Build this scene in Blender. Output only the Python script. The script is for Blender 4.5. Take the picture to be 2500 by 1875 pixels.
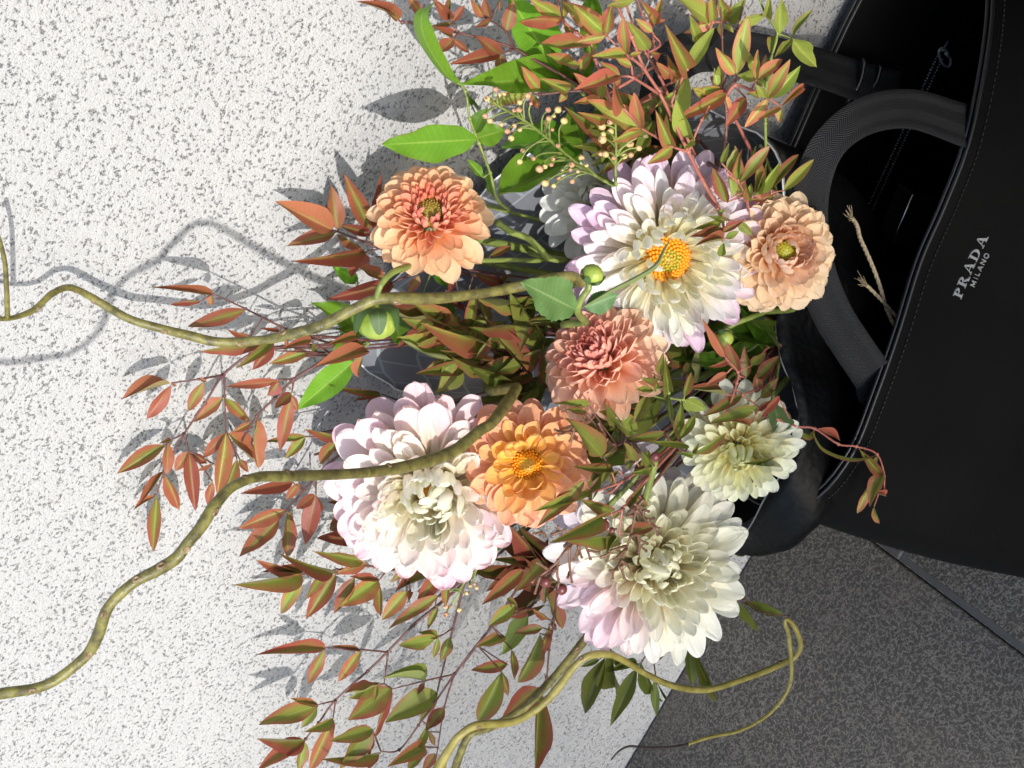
import bpy, math, random
from mathutils import Vector, Matrix, Quaternion
from mathutils.bvhtree import BVHTree
random.seed(7)
PI = math.pi
SC = bpy.context.scene
COL = SC.collection
for o in list(bpy.data.objects): bpy.data.objects.remove(o)

# ------------------------------------------------------------------ camera
# world: X along the stucco wall, Y into the wall, Z up, floor at z = 0
FPX, H = 3610.0, 1.3
A_ = Vector((.86, .5106 - .2298*.26, -.26)).normalized()
P_ = Vector((-413, -311, 31.7)).cross(A_).normalized()
N_ = A_.cross(P_)
c_right = Vector((A_.x, P_.x, N_.x)); c_down = Vector((A_.y, P_.y, N_.y)); c_fwd = Vector((A_.z, P_.z, N_.z))
CAM = Vector((0, 0, H))
cam_d = bpy.data.cameras.new('camera'); cam = bpy.data.objects.new('camera', cam_d); COL.objects.link(cam)
cam_d.sensor_fit = 'HORIZONTAL'; cam_d.sensor_width = 36; cam_d.lens = FPX/2500*36
cam_d.clip_start = .05; cam_d.clip_end = 500
mm = Matrix((c_down, c_right, -c_fwd)).transposed().to_4x4(); mm.translation = CAM   # phone held on its side
cam.matrix_world = mm
SC.camera = cam

def ray(x, y):
    return (c_right*(937.5 - y) + c_down*(x - 1250) + c_fwd*FPX).normalized()
_b = ray(1851, 1323); YW = _b.y*H/-_b.z            # wall plane from the wall-floor line
def W(x, y, g):                                      # point at a distance g in front of the wall
    r = ray(x, y); return CAM + r*((YW - g)/r.y)
def ZP(x, y, z):
    r = ray(x, y); return CAM + r*((z - H)/r.z)

# ------------------------------------------------------------------ light
SUN = ray(300, -900)                                 # direction the light travels
SUN_EL = math.asin(-SUN.z); SUN_AZ = math.atan2(-SUN.x, -SUN.y)
w = bpy.data.worlds.new('World'); SC.world = w; w.use_nodes = True
nt = w.node_tree; bg = nt.nodes['Background']
sky = nt.nodes.new('ShaderNodeTexSky'); sky.sky_type = 'NISHITA'; sky.sun_disc = False
sky.sun_elevation = SUN_EL; sky.sun_rotation = SUN_AZ % (2*PI); sky.air_density = 1.0; sky.dust_density = .9; sky.ozone_density = 1.0
nt.links.new(sky.outputs[0], bg.inputs[0]); bg.inputs[1].default_value = .15
sl = bpy.data.lights.new('sun', 'SUN'); sun = bpy.data.objects.new('sun', sl); COL.objects.link(sun)
sl.energy = 2.0; sl.angle = math.radians(.6); sl.color = (1, .97, .925)
sun.rotation_mode = 'QUATERNION'; sun.rotation_quaternion = SUN.to_track_quat('-Z', 'Y'); sun.location = (0, -5, 5)
vs = SC.view_settings; vs.view_transform = 'Standard'; vs.look = 'None'; vs.gamma = 1; vs.use_curve_mapping = False
vs.exposure = 1.1

# ------------------------------------------------------------------ helpers
def lin(c):
    return tuple((x/255/12.92) if x/255 <= .04045 else ((x/255 + .055)/1.055)**2.4 for x in c)
def rgba(c, k=1.0):
    a = lin(c); return (a[0]*k, a[1]*k, a[2]*k, 1)
def mat(name):
    m = bpy.data.materials.new(name); m.use_nodes = True
    t = m.node_tree; return m, t, t.nodes['Principled BSDF']
def nd(t, kind, **kw):
    n = t.nodes.new(kind)
    for k, v in kw.items():
        if k.startswith('i_'): n.inputs[k[2:].replace('_', ' ')].default_value = v
        else: setattr(n, k, v)
    return n
def math_n(t, op, a, b=None, c=None):
    n = t.nodes.new('ShaderNodeMath'); n.operation = op
    for i, v in enumerate((a, b, c)):
        if v is None: continue
        if isinstance(v, (int, float)): n.inputs[i].default_value = v
        else: t.links.new(v, n.inputs[i])
    return n.outputs[0]
def mix_n(t, f, a, b, mode='MIX'):
    n = t.nodes.new('ShaderNodeMix'); n.data_type = 'RGBA'; n.blend_type = mode
    for i, v in ((0, f), (6, a), (7, b)):
        if isinstance(v, (int, float)): n.inputs[i].default_value = v
        elif isinstance(v, tuple): n.inputs[i].default_value = v
        else: t.links.new(v, n.inputs[i])
    return n.outputs[2]
def ramp_n(t, f, stops):
    n = t.nodes.new('ShaderNodeValToRGB'); e = n.color_ramp.elements
    while len(e) < len(stops): e.new(.5)
    for k, (p, c) in zip(e, stops):
        k.position = p; k.color = c if isinstance(c, tuple) else (c, c, c, 1)
    t.links.new(f, n.inputs[0]); return n.outputs[0]
def bump_n(t, h, strength, dist, b=None):
    n = t.nodes.new('ShaderNodeBump'); n.inputs['Strength'].default_value = strength; n.inputs['Distance'].default_value = dist
    t.links.new(h, n.inputs['Height'])
    if b is not None: t.links.new(n.outputs[0], b.inputs['Normal'])
    return n.outputs[0]
def objco(t): return t.nodes.new('ShaderNodeTexCoord').outputs['Object']
def noise(t, scale, detail=3, rough=.55, co=None):
    n = t.nodes.new('ShaderNodeTexNoise'); n.inputs['Scale'].default_value = scale; n.inputs['Detail'].default_value = detail; n.inputs['Roughness'].default_value = rough
    t.links.new(co if co is not None else objco(t), n.inputs['Vector']); return n.outputs[0]

def add_translucent(t, b, col, fac):
    tr = t.nodes.new('ShaderNodeBsdfTranslucent'); t.links.new(col, tr.inputs[0])
    ms = t.nodes.new('ShaderNodeMixShader'); ms.inputs[0].default_value = fac
    t.links.new(b.outputs[0], ms.inputs[1]); t.links.new(tr.outputs[0], ms.inputs[2])
    t.links.new(ms.outputs[0], t.nodes['Material Output'].inputs[0])

def mesh(name, v, f, m=None, uv=None, smooth=True):
    me = bpy.data.meshes.new(name); me.from_pydata([tuple(p) for p in v], [], f)
    if uv:
        l = me.uv_layers.new(name='UVMap')
        for i, lp in enumerate(me.loops): l.data[i].uv = uv[lp.vertex_index]
    if smooth: me.polygons.foreach_set('use_smooth', [True]*len(me.polygons))
    if m: me.materials.append(m)
    me.update(); return me
def link(name, me, parent=None, mw=None, off=None):
    o = bpy.data.objects.new(name, me); COL.objects.link(o)
    if parent is not None:
        o.parent = parent
        base = parent['_b'] if '_b' in parent else (0, 0, 0)
        inv = Matrix.Translation(-Vector(base))
        o.matrix_basis = inv @ (mw if mw is not None else Matrix.Identity(4))
    elif mw is not None: o.matrix_basis = mw
    return o
def thing(name, label, cat, loc, group=None):
    o = bpy.data.objects.new(name, None); COL.objects.link(o); o.location = loc; o['_b'] = tuple(loc)
    o.empty_display_size = .01
    tag(o, label, cat, group); return o
def tag(o, label, cat, group=None):
    o['label'] = label; o['category'] = cat
    if group: o['group'] = group
    return o
class MB:                                            # collects pieces of ONE part
    def __init__(s): s.v = []; s.f = []
    def add(s, v, f):
        k = len(s.v); s.v += [Vector(p) for p in v]; s.f += [[i + k for i in q] for q in f]
    def box(s, lo, hi, mtx=None):
        v = [Vector((x, y, z)) for x in (lo[0], hi[0]) for y in (lo[1], hi[1]) for z in (lo[2], hi[2])]
        if mtx: v = [mtx @ p for p in v]
        s.add(v, [(0, 1, 3, 2), (4, 6, 7, 5), (0, 4, 5, 1), (2, 3, 7, 6), (0, 2, 6, 4), (1, 5, 7, 3)])
    def tube(s, pts, rad, n=7, caps=True):
        pts = [Vector(p) for p in pts]; k = len(pts)
        if isinstance(rad, (int, float)): rad = [rad]*k
        up = None; rings = []
        for i in range(k):
            d = (pts[min(i+1, k-1)] - pts[max(i-1, 0)])
            d = d.normalized() if d.length > 1e-9 else Vector((0, 0, 1))
            if up is None:
                up = d.orthogonal().normalized()
            else:
                up = (up - d*up.dot(d)); up = up.normalized() if up.length > 1e-6 else d.orthogonal().normalized()
            sd = d.cross(up)
            rings.append([pts[i] + (up*math.cos(2*PI*j/n) + sd*math.sin(2*PI*j/n))*rad[i] for j in range(n)])
        v = [p for r in rings for p in r]; f = []
        for i in range(k-1):
            for j in range(n): f.append((i*n+j, i*n+(j+1) % n, (i+1)*n+(j+1) % n, (i+1)*n+j))
        if caps: f += [tuple(range(n))[::-1], tuple((k-1)*n+j for j in range(n))]
        s.add(v, f)
    def ball(s, c, r, n=8, m=6, sq=(1, 1, 1)):
        v = [Vector((0, 0, r*sq[2]))]
        for i in range(1, m):
            a = PI*i/m
            for j in range(n): v.append(Vector((r*sq[0]*math.sin(a)*math.cos(2*PI*j/n), r*sq[1]*math.sin(a)*math.sin(2*PI*j/n), r*sq[2]*math.cos(a))))
        v.append(Vector((0, 0, -r*sq[2]))); L = len(v)-1; f = []
        for j in range(n): f.append((0, 1+j, 1+(j+1) % n)); f.append((L, L-n+(j+1) % n, L-n+j))
        for i in range(m-2):
            for j in range(n): f.append((1+i*n+j, 1+(i+1)*n+j, 1+(i+1)*n+(j+1) % n, 1+i*n+(j+1) % n))
        s.add([Vector(c)+p for p in v], f)
    def build(s, name, m, parent=None, smooth=True):
        base = Vector(parent['_b']) if parent is not None and '_b' in parent else Vector((0, 0, 0))
        me = mesh(name, [p-base for p in s.v], s.f, m, smooth=smooth)
        o = bpy.data.objects.new(name, me); COL.objects.link(o)
        if parent is not None: o.parent = parent
        return o
def sub(o, parent):                                   # make o a sub-part of a part (same base)
    o.parent = parent; return o
def spline(p, k=6):
    p = [Vector(q) for q in p]
    if len(p) < 3:
        return [p[0].lerp(p[-1], i/k) for i in range(k+1)]
    out = []
    for i in range(len(p)-1):
        a, b, c, d = p[max(i-1, 0)], p[i], p[i+1], p[min(i+2, len(p)-1)]
        for j in range(k):
            t = j/k
            out.append(.5*((2*b) + (c-a)*t + (2*a-5*b+4*c-d)*t*t + (3*b-a-3*c+d)*t**3))
    out.append(p[-1]); return out
def lerp(a, b, t): return a + (b-a)*t
def sstep(a, b, x):
    t = max(0, min(1, (x-a)/(b-a))); return t*t*(3-2*t)
rnd = random.uniform

# ------------------------------------------------------------------ materials
def m_stucco():
    m, t, b = mat('white_stucco'); co = objco(t)
    n1 = noise(t, 460, 3, .6, co); n2 = noise(t, 820, 3, .6, co); n3 = noise(t, 3.0, 3, .5, co); n4 = noise(t, 95, 2, .5, co)
    pit = ramp_n(t, n1, [(.30, 0.0), (.42, 1.0)])
    pit2 = ramp_n(t, n2, [(.34, 0.0), (.44, 1.0)])
    h = math_n(t, 'ADD', math_n(t, 'MULTIPLY', pit, .9), math_n(t, 'ADD', math_n(t, 'MULTIPLY', n1, 1.2), math_n(t, 'MULTIPLY', n2, .5)))
    h = math_n(t, 'ADD', h, math_n(t, 'MULTIPLY', n4, .7))
    c = mix_n(t, pit, rgba((130, 129, 128)), rgba((179, 178, 177)))  # both pit sizes are painted darker: shadow in the hollows put into the colour
    c = mix_n(t, math_n(t, 'MULTIPLY', math_n(t, 'SUBTRACT', 1.0, pit2), .3), c, rgba((132, 131, 130)))
    c = mix_n(t, math_n(t, 'MULTIPLY', ramp_n(t, n3, [(.4, 0.0), (.7, 1.0)]), .08), c, rgba((156, 153, 147)))
    t.links.new(c, b.inputs['Base Color']); b.inputs['Roughness'].default_value = .9; b.inputs['Specular IOR Level'].default_value = .2
    bump_n(t, h, .9, .0014, b); return m
def m_granite():
    m, t, b = mat('dark_granite'); co = objco(t); oi = t.nodes.new('ShaderNodeObjectInfo')
    mp = nd(t, 'ShaderNodeVectorMath', operation='ADD'); t.links.new(co, mp.inputs[0]); 
    sc = nd(t, 'ShaderNodeVectorMath', operation='SCALE'); sc.inputs['Scale'].default_value = 7.0
    cb = nd(t, 'ShaderNodeCombineXYZ'); t.links.new(oi.outputs['Random'], cb.inputs[0]); t.links.new(cb.outputs[0], sc.inputs[0]); t.links.new(sc.outputs[0], mp.inputs[1])
    co2 = mp.outputs[0]
    n1 = noise(t, 170, 3, .6, co2); n2 = noise(t, 380, 2, .6, co2); n3 = noise(t, 5, 3, .5, co2)
    rid = math_n(t, 'ABSOLUTE', math_n(t, 'SUBTRACT', n1, .5))
    veins = ramp_n(t, rid, [(.0, 1.0), (.07, 0.0)])
    g = math_n(t, 'ADD', math_n(t, 'MULTIPLY', veins, .45), math_n(t, 'MULTIPLY', n2, .6))
    c = ramp_n(t, g, [(.15, rgba((52, 48, 43))), (.5, rgba((78, 73, 66))), (.9, rgba((134, 127, 116)))])
    c = mix_n(t, math_n(t, 'MULTIPLY', ramp_n(t, n3, [(.5, 0.0), (.75, 1.0)]), .5), c, rgba((96, 84, 70)))
    t.links.new(c, b.inputs['Base Color']); b.inputs['Roughness'].default_value = .62
    bump_n(t, math_n(t, 'ADD', math_n(t, 'MULTIPLY', n1, 1.0), math_n(t, 'MULTIPLY', n2, .35)), .8, .002, b); return m
def m_plain(name, c, rough=.5, metal=0, bump=None, spec=.5, k=1.0):
    m, t, b = mat(name); co = objco(t)
    n = noise(t, 40, 3, .6, co)
    cc = mix_n(t, n, rgba(c, .82*k), rgba(c, 1.12*k)); t.links.new(cc, b.inputs['Base Color'])
    b.inputs['Roughness'].default_value = rough; b.inputs['Metallic'].default_value = metal; b.inputs['Specular IOR Level'].default_value = spec
    if bump: bump_n(t, noise(t, bump[0], 3, .6, co), bump[1], bump[2], b)
    return m
def m_leather():
    m, t, b = mat('black_leather'); co = objco(t)
    v = nd(t, 'ShaderNodeTexVoronoi'); v.inputs['Scale'].default_value = 1100; t.links.new(co, v.inputs['Vector'])
    n = noise(t, 9, 3, .5, co)
    t.links.new(mix_n(t, n, (.0012, .0012, .0013, 1), (.0026, .0026, .0027, 1)), b.inputs['Base Color'])
    t.links.new(ramp_n(t, n, [(.3, .46), (.7, .56)]), b.inputs['Roughness']); b.inputs['Specular IOR Level'].default_value = .11
    bump_n(t, v.outputs['Distance'], .18, .0004, b); return m
def m_webbing():
    m, t, b = mat('black_webbing')
    uv = t.nodes.new('ShaderNodeTexCoord').outputs['UV']; s = nd(t, 'ShaderNodeSeparateXYZ'); t.links.new(uv, s.inputs[0])
    # herringbone: bands across the width with ribs running diagonally up and down
    band = math_n(t, 'PINGPONG', math_n(t, 'MULTIPLY', s.outputs[0], 4), 1.0)
    rib = math_n(t, 'SINE', math_n(t, 'MULTIPLY', math_n(t, 'ADD', math_n(t, 'MULTIPLY', s.outputs[1], 1.0), math_n(t, 'MULTIPLY', band, .0065)), 2*PI/.0021))
    yarn = math_n(t, 'SINE', math_n(t, 'MULTIPLY', s.outputs[0], 2*PI*26))
    h = math_n(t, 'ADD', rib, math_n(t, 'MULTIPLY', yarn, .5))
    f = ramp_n(t, math_n(t, 'ADD', math_n(t, 'MULTIPLY', h, .33), .5), [(0, 0.0), (1, 1.0)])
    t.links.new(mix_n(t, f, (.0012, .0012, .0013, 1), (.02, .02, .023, 1)), b.inputs['Base Color'])
    b.inputs['Roughness'].default_value = .6; b.inputs['Specular IOR Level'].default_value = .45
    bump_n(t, h, .7, .0004, b); return m
def m_paper():
    m, t, b = mat('white_wrapping_paper'); uv = t.nodes.new('ShaderNodeTexCoord').outputs['UV']
    br = nd(t, 'ShaderNodeTexBrick'); br.inputs['Scale'].default_value = 1.0; br.inputs['Color1'].default_value = rgba((126, 128, 134)); br.inputs['Color2'].default_value = rgba((118, 121, 127)); br.inputs['Mortar'].default_value = rgba((150, 157, 164))
    br.inputs['Mortar Size'].default_value = .03; br.inputs['Brick Width'].default_value = 1.0; br.inputs['Row Height'].default_value = .7
    mp = nd(t, 'ShaderNodeMapping'); mp.inputs['Scale'].default_value = (30, 9, 1); mp.inputs['Rotation'].default_value = (0, 0, .3); t.links.new(uv, mp.inputs[0]); t.links.new(mp.outputs[0], br.inputs['Vector'])
    t.links.new(br.outputs[0], b.inputs['Base Color']); b.inputs['Roughness'].default_value = .6
    bump_n(t, noise(t, 18, 3, .6), .25, .01, b)
    add_translucent(t, b, br.outputs[0], .12); return m
def m_leaf(name, red, green, rib, gloss=.42, trans=.3, veins=.25):
    m, t, b = mat(name); tc = t.nodes.new('ShaderNodeTexCoord'); s = nd(t, 'ShaderNodeSeparateXYZ'); t.links.new(tc.outputs['UV'], s.inputs[0])
    oi = t.nodes.new('ShaderNodeObjectInfo'); oc = nd(t, 'ShaderNodeSeparateColor'); t.links.new(oi.outputs['Color'], oc.inputs[0])
    e = math_n(t, 'ABSOLUTE', math_n(t, 'SUBTRACT', math_n(t, 'MULTIPLY', s.outputs[0], 2), 1))
    off = nd(t, 'ShaderNodeVectorMath', operation='ADD'); cb = nd(t, 'ShaderNodeCombineXYZ'); t.links.new(math_n(t, 'MULTIPLY', oi.outputs['Random'], 31.0), cb.inputs[2])
    t.links.new(tc.outputs['UV'], off.inputs[0]); t.links.new(cb.outputs[0], off.inputs[1])
    n = noise(t, 4.5, 4, .6, off.outputs[0]); nf = noise(t, 26, 3, .6, off.outputs[0])
    # red grows in from the margin and the tip
    x = math_n(t, 'ADD', math_n(t, 'MULTIPLY', e, .62), math_n(t, 'MULTIPLY', s.outputs[1], .22))
    x = math_n(t, 'ADD', x, math_n(t, 'ADD', math_n(t, 'MULTIPLY', math_n(t, 'SUBTRACT', n, .5), .75), math_n(t, 'MULTIPLY', math_n(t, 'SUBTRACT', oc.outputs[0], .5), 1.1)))
    mask = ramp_n(t, x, [(.22, 0.0), (.66, 1.0)])
    edge = ramp_n(t, e, [(.86, 0.0), (.97, 1.0)])
    mask2 = math_n(t, 'MAXIMUM', mask, math_n(t, 'MULTIPLY', edge, math_n(t, 'MINIMUM', math_n(t, 'MULTIPLY', oc.outputs[0], 2.2), .9)))
    c = mix_n(t, mask2, green, red)
    # side veins and midrib
    vv = math_n(t, 'SINE', math_n(t, 'MULTIPLY', math_n(t, 'SUBTRACT', s.outputs[1], math_n(t, 'MULTIPLY', e, .13)), 95.0))
    c = mix_n(t, math_n(t, 'MULTIPLY', ramp_n(t, vv, [(.8, 0.0), (1, 1.0)]), veins), c, rib)
    c = mix_n(t, math_n(t, 'MULTIPLY', ramp_n(t, e, [(.02, 1.0), (.08, 0.0)]), .55), c, rib)
    c = mix_n(t, math_n(t, 'MULTIPLY', ramp_n(t, nf, [(.55, 0.0), (.75, 1.0)]), .28), c, mix_n(t, .6, c, (.05, .035, .02, 1)))
    k = math_n(t, 'MULTIPLY', oc.outputs[1], math_n(t, 'ADD', .85, math_n(t, 'MULTIPLY', oi.outputs['Random'], .3)))
    hs = nd(t, 'ShaderNodeHueSaturation'); t.links.new(c, hs.inputs['Color']); t.links.new(k, hs.inputs['Value'])
    t.links.new(math_n(t, 'ADD', .488, math_n(t, 'MULTIPLY', oi.outputs['Random'], .024)), hs.inputs['Hue'])
    geo = t.nodes.new('ShaderNodeNewGeometry')
    col = mix_n(t, math_n(t, 'MULTIPLY', geo.outputs['Backfacing'], .55), hs.outputs[0], rgba((176, 182, 120), .8))   # paler underside
    t.links.new(col, b.inputs['Base Color']); b.inputs['Roughness'].default_value = gloss; b.inputs['Specular IOR Level'].default_value = .4
    bump_n(t, math_n(t, 'ADD', math_n(t, 'MULTIPLY', vv, .05), nf), .3, .0008, b)
    add_translucent(t, b, col, trans); return m
def m_petal(name, base, basew=.35, trans=.34, streak=.25, edge=None):
    m, t, b = mat(name); tc = t.nodes.new('ShaderNodeTexCoord'); s = nd(t, 'ShaderNodeSeparateXYZ'); t.links.new(tc.outputs['UV'], s.inputs[0])
    oi = t.nodes.new('ShaderNodeObjectInfo')
    f = ramp_n(t, s.outputs[1], [(.02, 0.0), (basew + .3, 1.0)])
    c = mix_n(t, f, base, oi.outputs['Color'])
    mp = nd(t, 'ShaderNodeMapping'); mp.inputs['Scale'].default_value = (26, 1.6, 1); t.links.new(tc.outputs['UV'], mp.inputs[0])
    cb = nd(t, 'ShaderNodeCombineXYZ'); t.links.new(math_n(t, 'MULTIPLY', oi.outputs['Random'], 40), cb.inputs[2]); t.links.new(cb.outputs[0], mp.inputs['Location'])
    n = noise(t, 1.0, 3, .6, mp.outputs[0])
    c = mix_n(t, math_n(t, 'MULTIPLY', ramp_n(t, n, [(.42, 0.0), (.7, 1.0)]), streak), c, mix_n(t, .5, c, base))
    e = math_n(t, 'ABSOLUTE', math_n(t, 'SUBTRACT', math_n(t, 'MULTIPLY', s.outputs[0], 2), 1))
    if edge: c = mix_n(t, math_n(t, 'MULTIPLY', ramp_n(t, e, [(.72, 0.0), (1, 1.0)]), .6), c, edge)
    hs = nd(t, 'ShaderNodeHueSaturation'); t.links.new(c, hs.inputs['Color'])
    t.links.new(math_n(t, 'ADD', .95, math_n(t, 'MULTIPLY', oi.outputs['Random'], .12)), hs.inputs['Value'])
    t.links.new(hs.outputs[0], b.inputs['Base Color']); b.inputs['Roughness'].default_value = .5; b.inputs['Specular IOR Level'].default_value = .25
    bump_n(t, n, .6, .0012, b)
    add_translucent(t, b, hs.outputs[0], trans); return m
def m_bark(name, c1, c2, scale=60):
    m, t, b = mat(name); co = objco(t)
    n = noise(t, scale, 4, .65, co); n2 = noise(t, 9, 2, .5, co)
    c = mix_n(t, ramp_n(t, n, [(.35, 0.0), (.65, 1.0)]), rgba(c1), rgba(c2)); c = mix_n(t, math_n(t, 'MULTIPLY', ramp_n(t, n2, [(.45, 0.0), (.7, 1.0)]), .5), c, rgba(c1))
    t.links.new(c, b.inputs['Base Color']); b.inputs['Roughness'].default_value = .42
    bump_n(t, noise(t, 260, 4, .65, co), .55, .0012, b); return m

M = {}
M['stucco'] = m_stucco(); M['granite'] = m_granite()
M['smooth_granite'] = m_plain('honed_granite_margin', (72, 71, 69), .55, bump=(300, .15, .0008))
M['grout'] = m_plain('pale_grout', (168, 166, 160), .9); M['dark_joint'] = m_plain('dark_joint', (64, 62, 60), .95)
M['yard'] = m_plain('pale_bounce_yard', (178, 181, 184), .9, bump=(60, .3, .004))  # unseen ground made pale to bounce fill light onto the wall
M['leather'] = m_leather(); M['webbing'] = m_webbing()
M['lining'] = m_plain('black_lining', (12, 12, 13), .8, spec=.2, k=.6)
M['piping'] = m_plain('black_edge_paint', (18, 18, 19), .33, spec=.45)
M['thread'] = m_plain('black_thread', (30, 30, 31), .7)
M['metal'] = m_plain('polished_steel', (205, 205, 205), .22, 1.0)
M['logo'] = m_plain('silver_foil', (168, 170, 172), .4, .6)
M['paper'] = m_paper()
M['black_paper'] = m_plain('black_wrap', (11, 12, 14), .45, bump=(34, .5, .006), spec=.14, k=.5)
M['twine'] = m_bark('jute_twine', (150, 132, 104), (196, 178, 146), 400)
M['leaf'] = m_leaf('nandina_leaf', rgba((168, 96, 74)), rgba((130, 142, 62)), rgba((172, 164, 96)), veins=.12)
M['vine'] = m_leaf('glossy_vine_leaf', rgba((112, 124, 46)), rgba((106, 150, 44)), rgba((160, 186, 84)), .28, .3, .15)
M['dleaf'] = m_leaf('dahlia_leaf', rgba((84, 100, 60)), rgba((96, 128, 72)), rgba((150, 172, 110)), .45, .25, .2)
M['pink_stem'] = m_bark('pink_stem', (150, 84, 78), (178, 116, 96)); M['dark_stem'] = m_bark('dark_red_stem', (84, 52, 52), (112, 74, 66))
M['green_stem'] = m_bark('green_stem', (98, 112, 52), (138, 150, 76))
M['willow'] = m_bark('willow_bark', (78, 72, 40), (132, 126, 66), 130); M['willow_yellow'] = m_bark('young_willow_bark', (124, 114, 52), (158, 146, 78), 90)
M['node'] = m_bark('willow_node', (96, 74, 52), (150, 128, 92), 300); M['black_twig'] = m_bark('dry_twig', (40, 36, 36), (74, 64, 58), 200)
M['bud'] = m_plain('flower_bud', (206, 170, 128), .5, bump=(400, .2, .001))
_t = M['bud'].node_tree; _oi = _t.nodes.new('ShaderNodeObjectInfo'); _t.links.new(ramp_n(_t, _oi.outputs['Random'], [(0, rgba((176, 128, 100))), (.5, rgba((204, 166, 122))), (1, rgba((196, 184, 116)))]), _t.nodes['Principled BSDF'].inputs['Base Color'])
M['bud_tip'] = m_plain('bud_tip', (150, 96, 84), .6); M['berry'] = m_plain('red_berry', (104, 50, 48), .35)
M['twig'] = m_bark('brown_flower_stalk', (96, 66, 52), (132, 96, 74), 300)
M['bud_green'] = m_bark('green_bud', (112, 138, 44), (168, 180, 84), 30); M['sepal'] = m_bark('sepal', (70, 98, 56), (100, 128, 74), 60)
M['disc_orange'] = m_plain('disc_orange', (232, 150, 20), .5); M['disc_olive'] = m_plain('disc_olive', (150, 132, 52), .6); M['disc_green'] = m_plain('disc_green', (170, 166, 50), .5)

# ------------------------------------------------------------------ setting
g = mesh('ground', [(-70, -70, -.024), (70, -70, -.024), (70, YW+.2, -.024), (-70, YW+.2, -.024)], [(0, 1, 2, 3)], M['yard'], smooth=False)
ground = link('pavement', g); ground['kind'] = 'structure'
ground['_b'] = (0, 0, 0)
def tile(x0, x1, y0, y1):
    bv = .0012; mg = .0075
    # rough field with a honed margin on two edges, chamfered all round
    def slab(nm, m, a, b_, c, d, zt):
        v = [(a, c, -.02), (b_, c, -.02), (b_, d, -.02), (a, d, -.02), (a, c, zt-bv), (b_, c, zt-bv), (b_, d, zt-bv), (a, d, zt-bv),
             (a+bv, c+bv, zt), (b_-bv, c+bv, zt), (b_-bv, d-bv, zt), (a+bv, d-bv, zt)]
        f = [(0, 1, 5, 4), (1, 2, 6, 5), (2, 3, 7, 6), (3, 0, 4, 7), (4, 5, 9, 8), (5, 6, 10, 9), (6, 7, 11, 10), (7, 4, 8, 11), (8, 9, 10, 11)]
        return link(nm, mesh(nm, v, f, m, smooth=False), ground)
    t = slab('tile', M['granite'], x0, x1, y0, y1, 0)
    mgm = MB()
    mgm.box((x0+.0012, y0+.0012, -.01), (x0+mg, y1-.0012, .0003))
    if y1 < YW-.02: mgm.box((x0+mg, y1-mg, -.01), (x1-.0012, y1-.0012, .0003))
    mo = mgm.build('honed_margin', M['smooth_granite'], smooth=False); sub(mo, t)
    return t
jw = .0014
xj = -.341
cols = [(-1.4, .55), (-.941, .09), (xj, .555), (xj+.6, .25), (xj+1.2, .555)]
for k, (x0, yj) in enumerate([(xj-1.2, .40), (xj-.6, .10), (xj, .555), (xj+.6, .2), (xj+1.2, .555)]):
    for j in range(-3, 3):
        a = yj + .6*j; b_ = a + .6
        if a > YW-.001: continue
        tile(x0+jw/2, x0+.6-jw/2, a+jw/2, min(b_, YW-.0008)-jw/2)
jm = MB(); jm.add([(-1.6, -1.3, -.0195), (1.5, -1.3, -.0195), (1.5, YW, -.0195), (-1.6, YW, -.0195)], [(0, 1, 2, 3)]); jo = jm.build('mortar_bed', M['dark_joint'], smooth=False); jo.parent = ground
gm = MB()
for x0, yj in ((xj, .555), (xj+1.2, .555), (xj-.6, .10), (xj+.6, .2)):
    for j in range(-3, 1): gm.box((x0+jw, yj+.6*j-jw/2, -.018), (x0+.6-jw, yj+.6*j+jw/2, -.0012))
go = gm.build('grout_line', M['grout'], smooth=False); go.parent = ground
# stucco wall with a slightly uneven foot
v = []; f = []
nx = 160
for i in range(nx+1):
    x = -3.2 + 6.4*i/nx
    v += [(x, YW, -.02), (x, YW, 2.9), (x, YW+.22, 2.9), (x, YW+.22, -.02)]
for i in range(nx):
    for j in range(4): f.append((i*4+j, i*4+(j+1) % 4, (i+1)*4+(j+1) % 4, (i+1)*4+j)[::-1])
f += [(0, 1, 2, 3)[::-1], tuple(nx*4+j for j in range(4))]
wall = link('stucco_wall', mesh('stucco_wall', v, f, M['stucco'], smooth=False)); tag(wall, 'rough white stucco wall behind the bouquet', 'wall')

M['shade_wall_dark'] = m_plain('shade_wall_charcoal', (58, 58, 60), .85, bump=(150, .4, .003))
rw = MB(); rw.box((.25, .16, -.02), (.45, YW-.002, 2.3)); rwo = rw.build('added_shade_wall', M['shade_wall_dark'], smooth=False)  # unseen wall added to block sky and darken the stucco
tag(rwo, 'added charcoal sky-blocking wall beyond the bag, out of view', 'wall')
# added leafy sun blocker, out of view, whose thinning crown edge shades the bag, the paving and the foot of the wall
pA = Vector((-.6, YW, .49)); pB = Vector((.1, YW, .455))
def sunhit(p, Y): return p - SUN*((p.y - Y)/SUN.y)
YB = -17.0
qa, qb = sunhit(pA, YB), sunhit(pB, YB)
sl_ = max(-.5, min(.5, (qb.z-qa.z)/(qb.x-qa.x)))
qc = (qa+qb)/2
def zr(x): return qc.z + sl_*max(-2.2, min(2.2, x-qc.x)) - .05*max(0, abs(x-qc.x)-1)**2
xl, xr = sunhit(Vector((-.22, YW, .3)), YB).x, sunhit(Vector((.10, YW, .3)), YB).x
random.seed(3)
added_tree = thing('added_tree', 'added leafy sun blocker out of view, facing the white stucco wall', 'added_tree', (qc.x+1.6, YB, -.02))
M['added_tree_leaf'] = m_plain('added_tree_leaf', (92, 112, 58), .6); M['trunk'] = m_bark('trunk_bark', (84, 72, 60), (120, 106, 90), 12)
lv_ = []; lf_ = []; nl = 0
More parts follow.
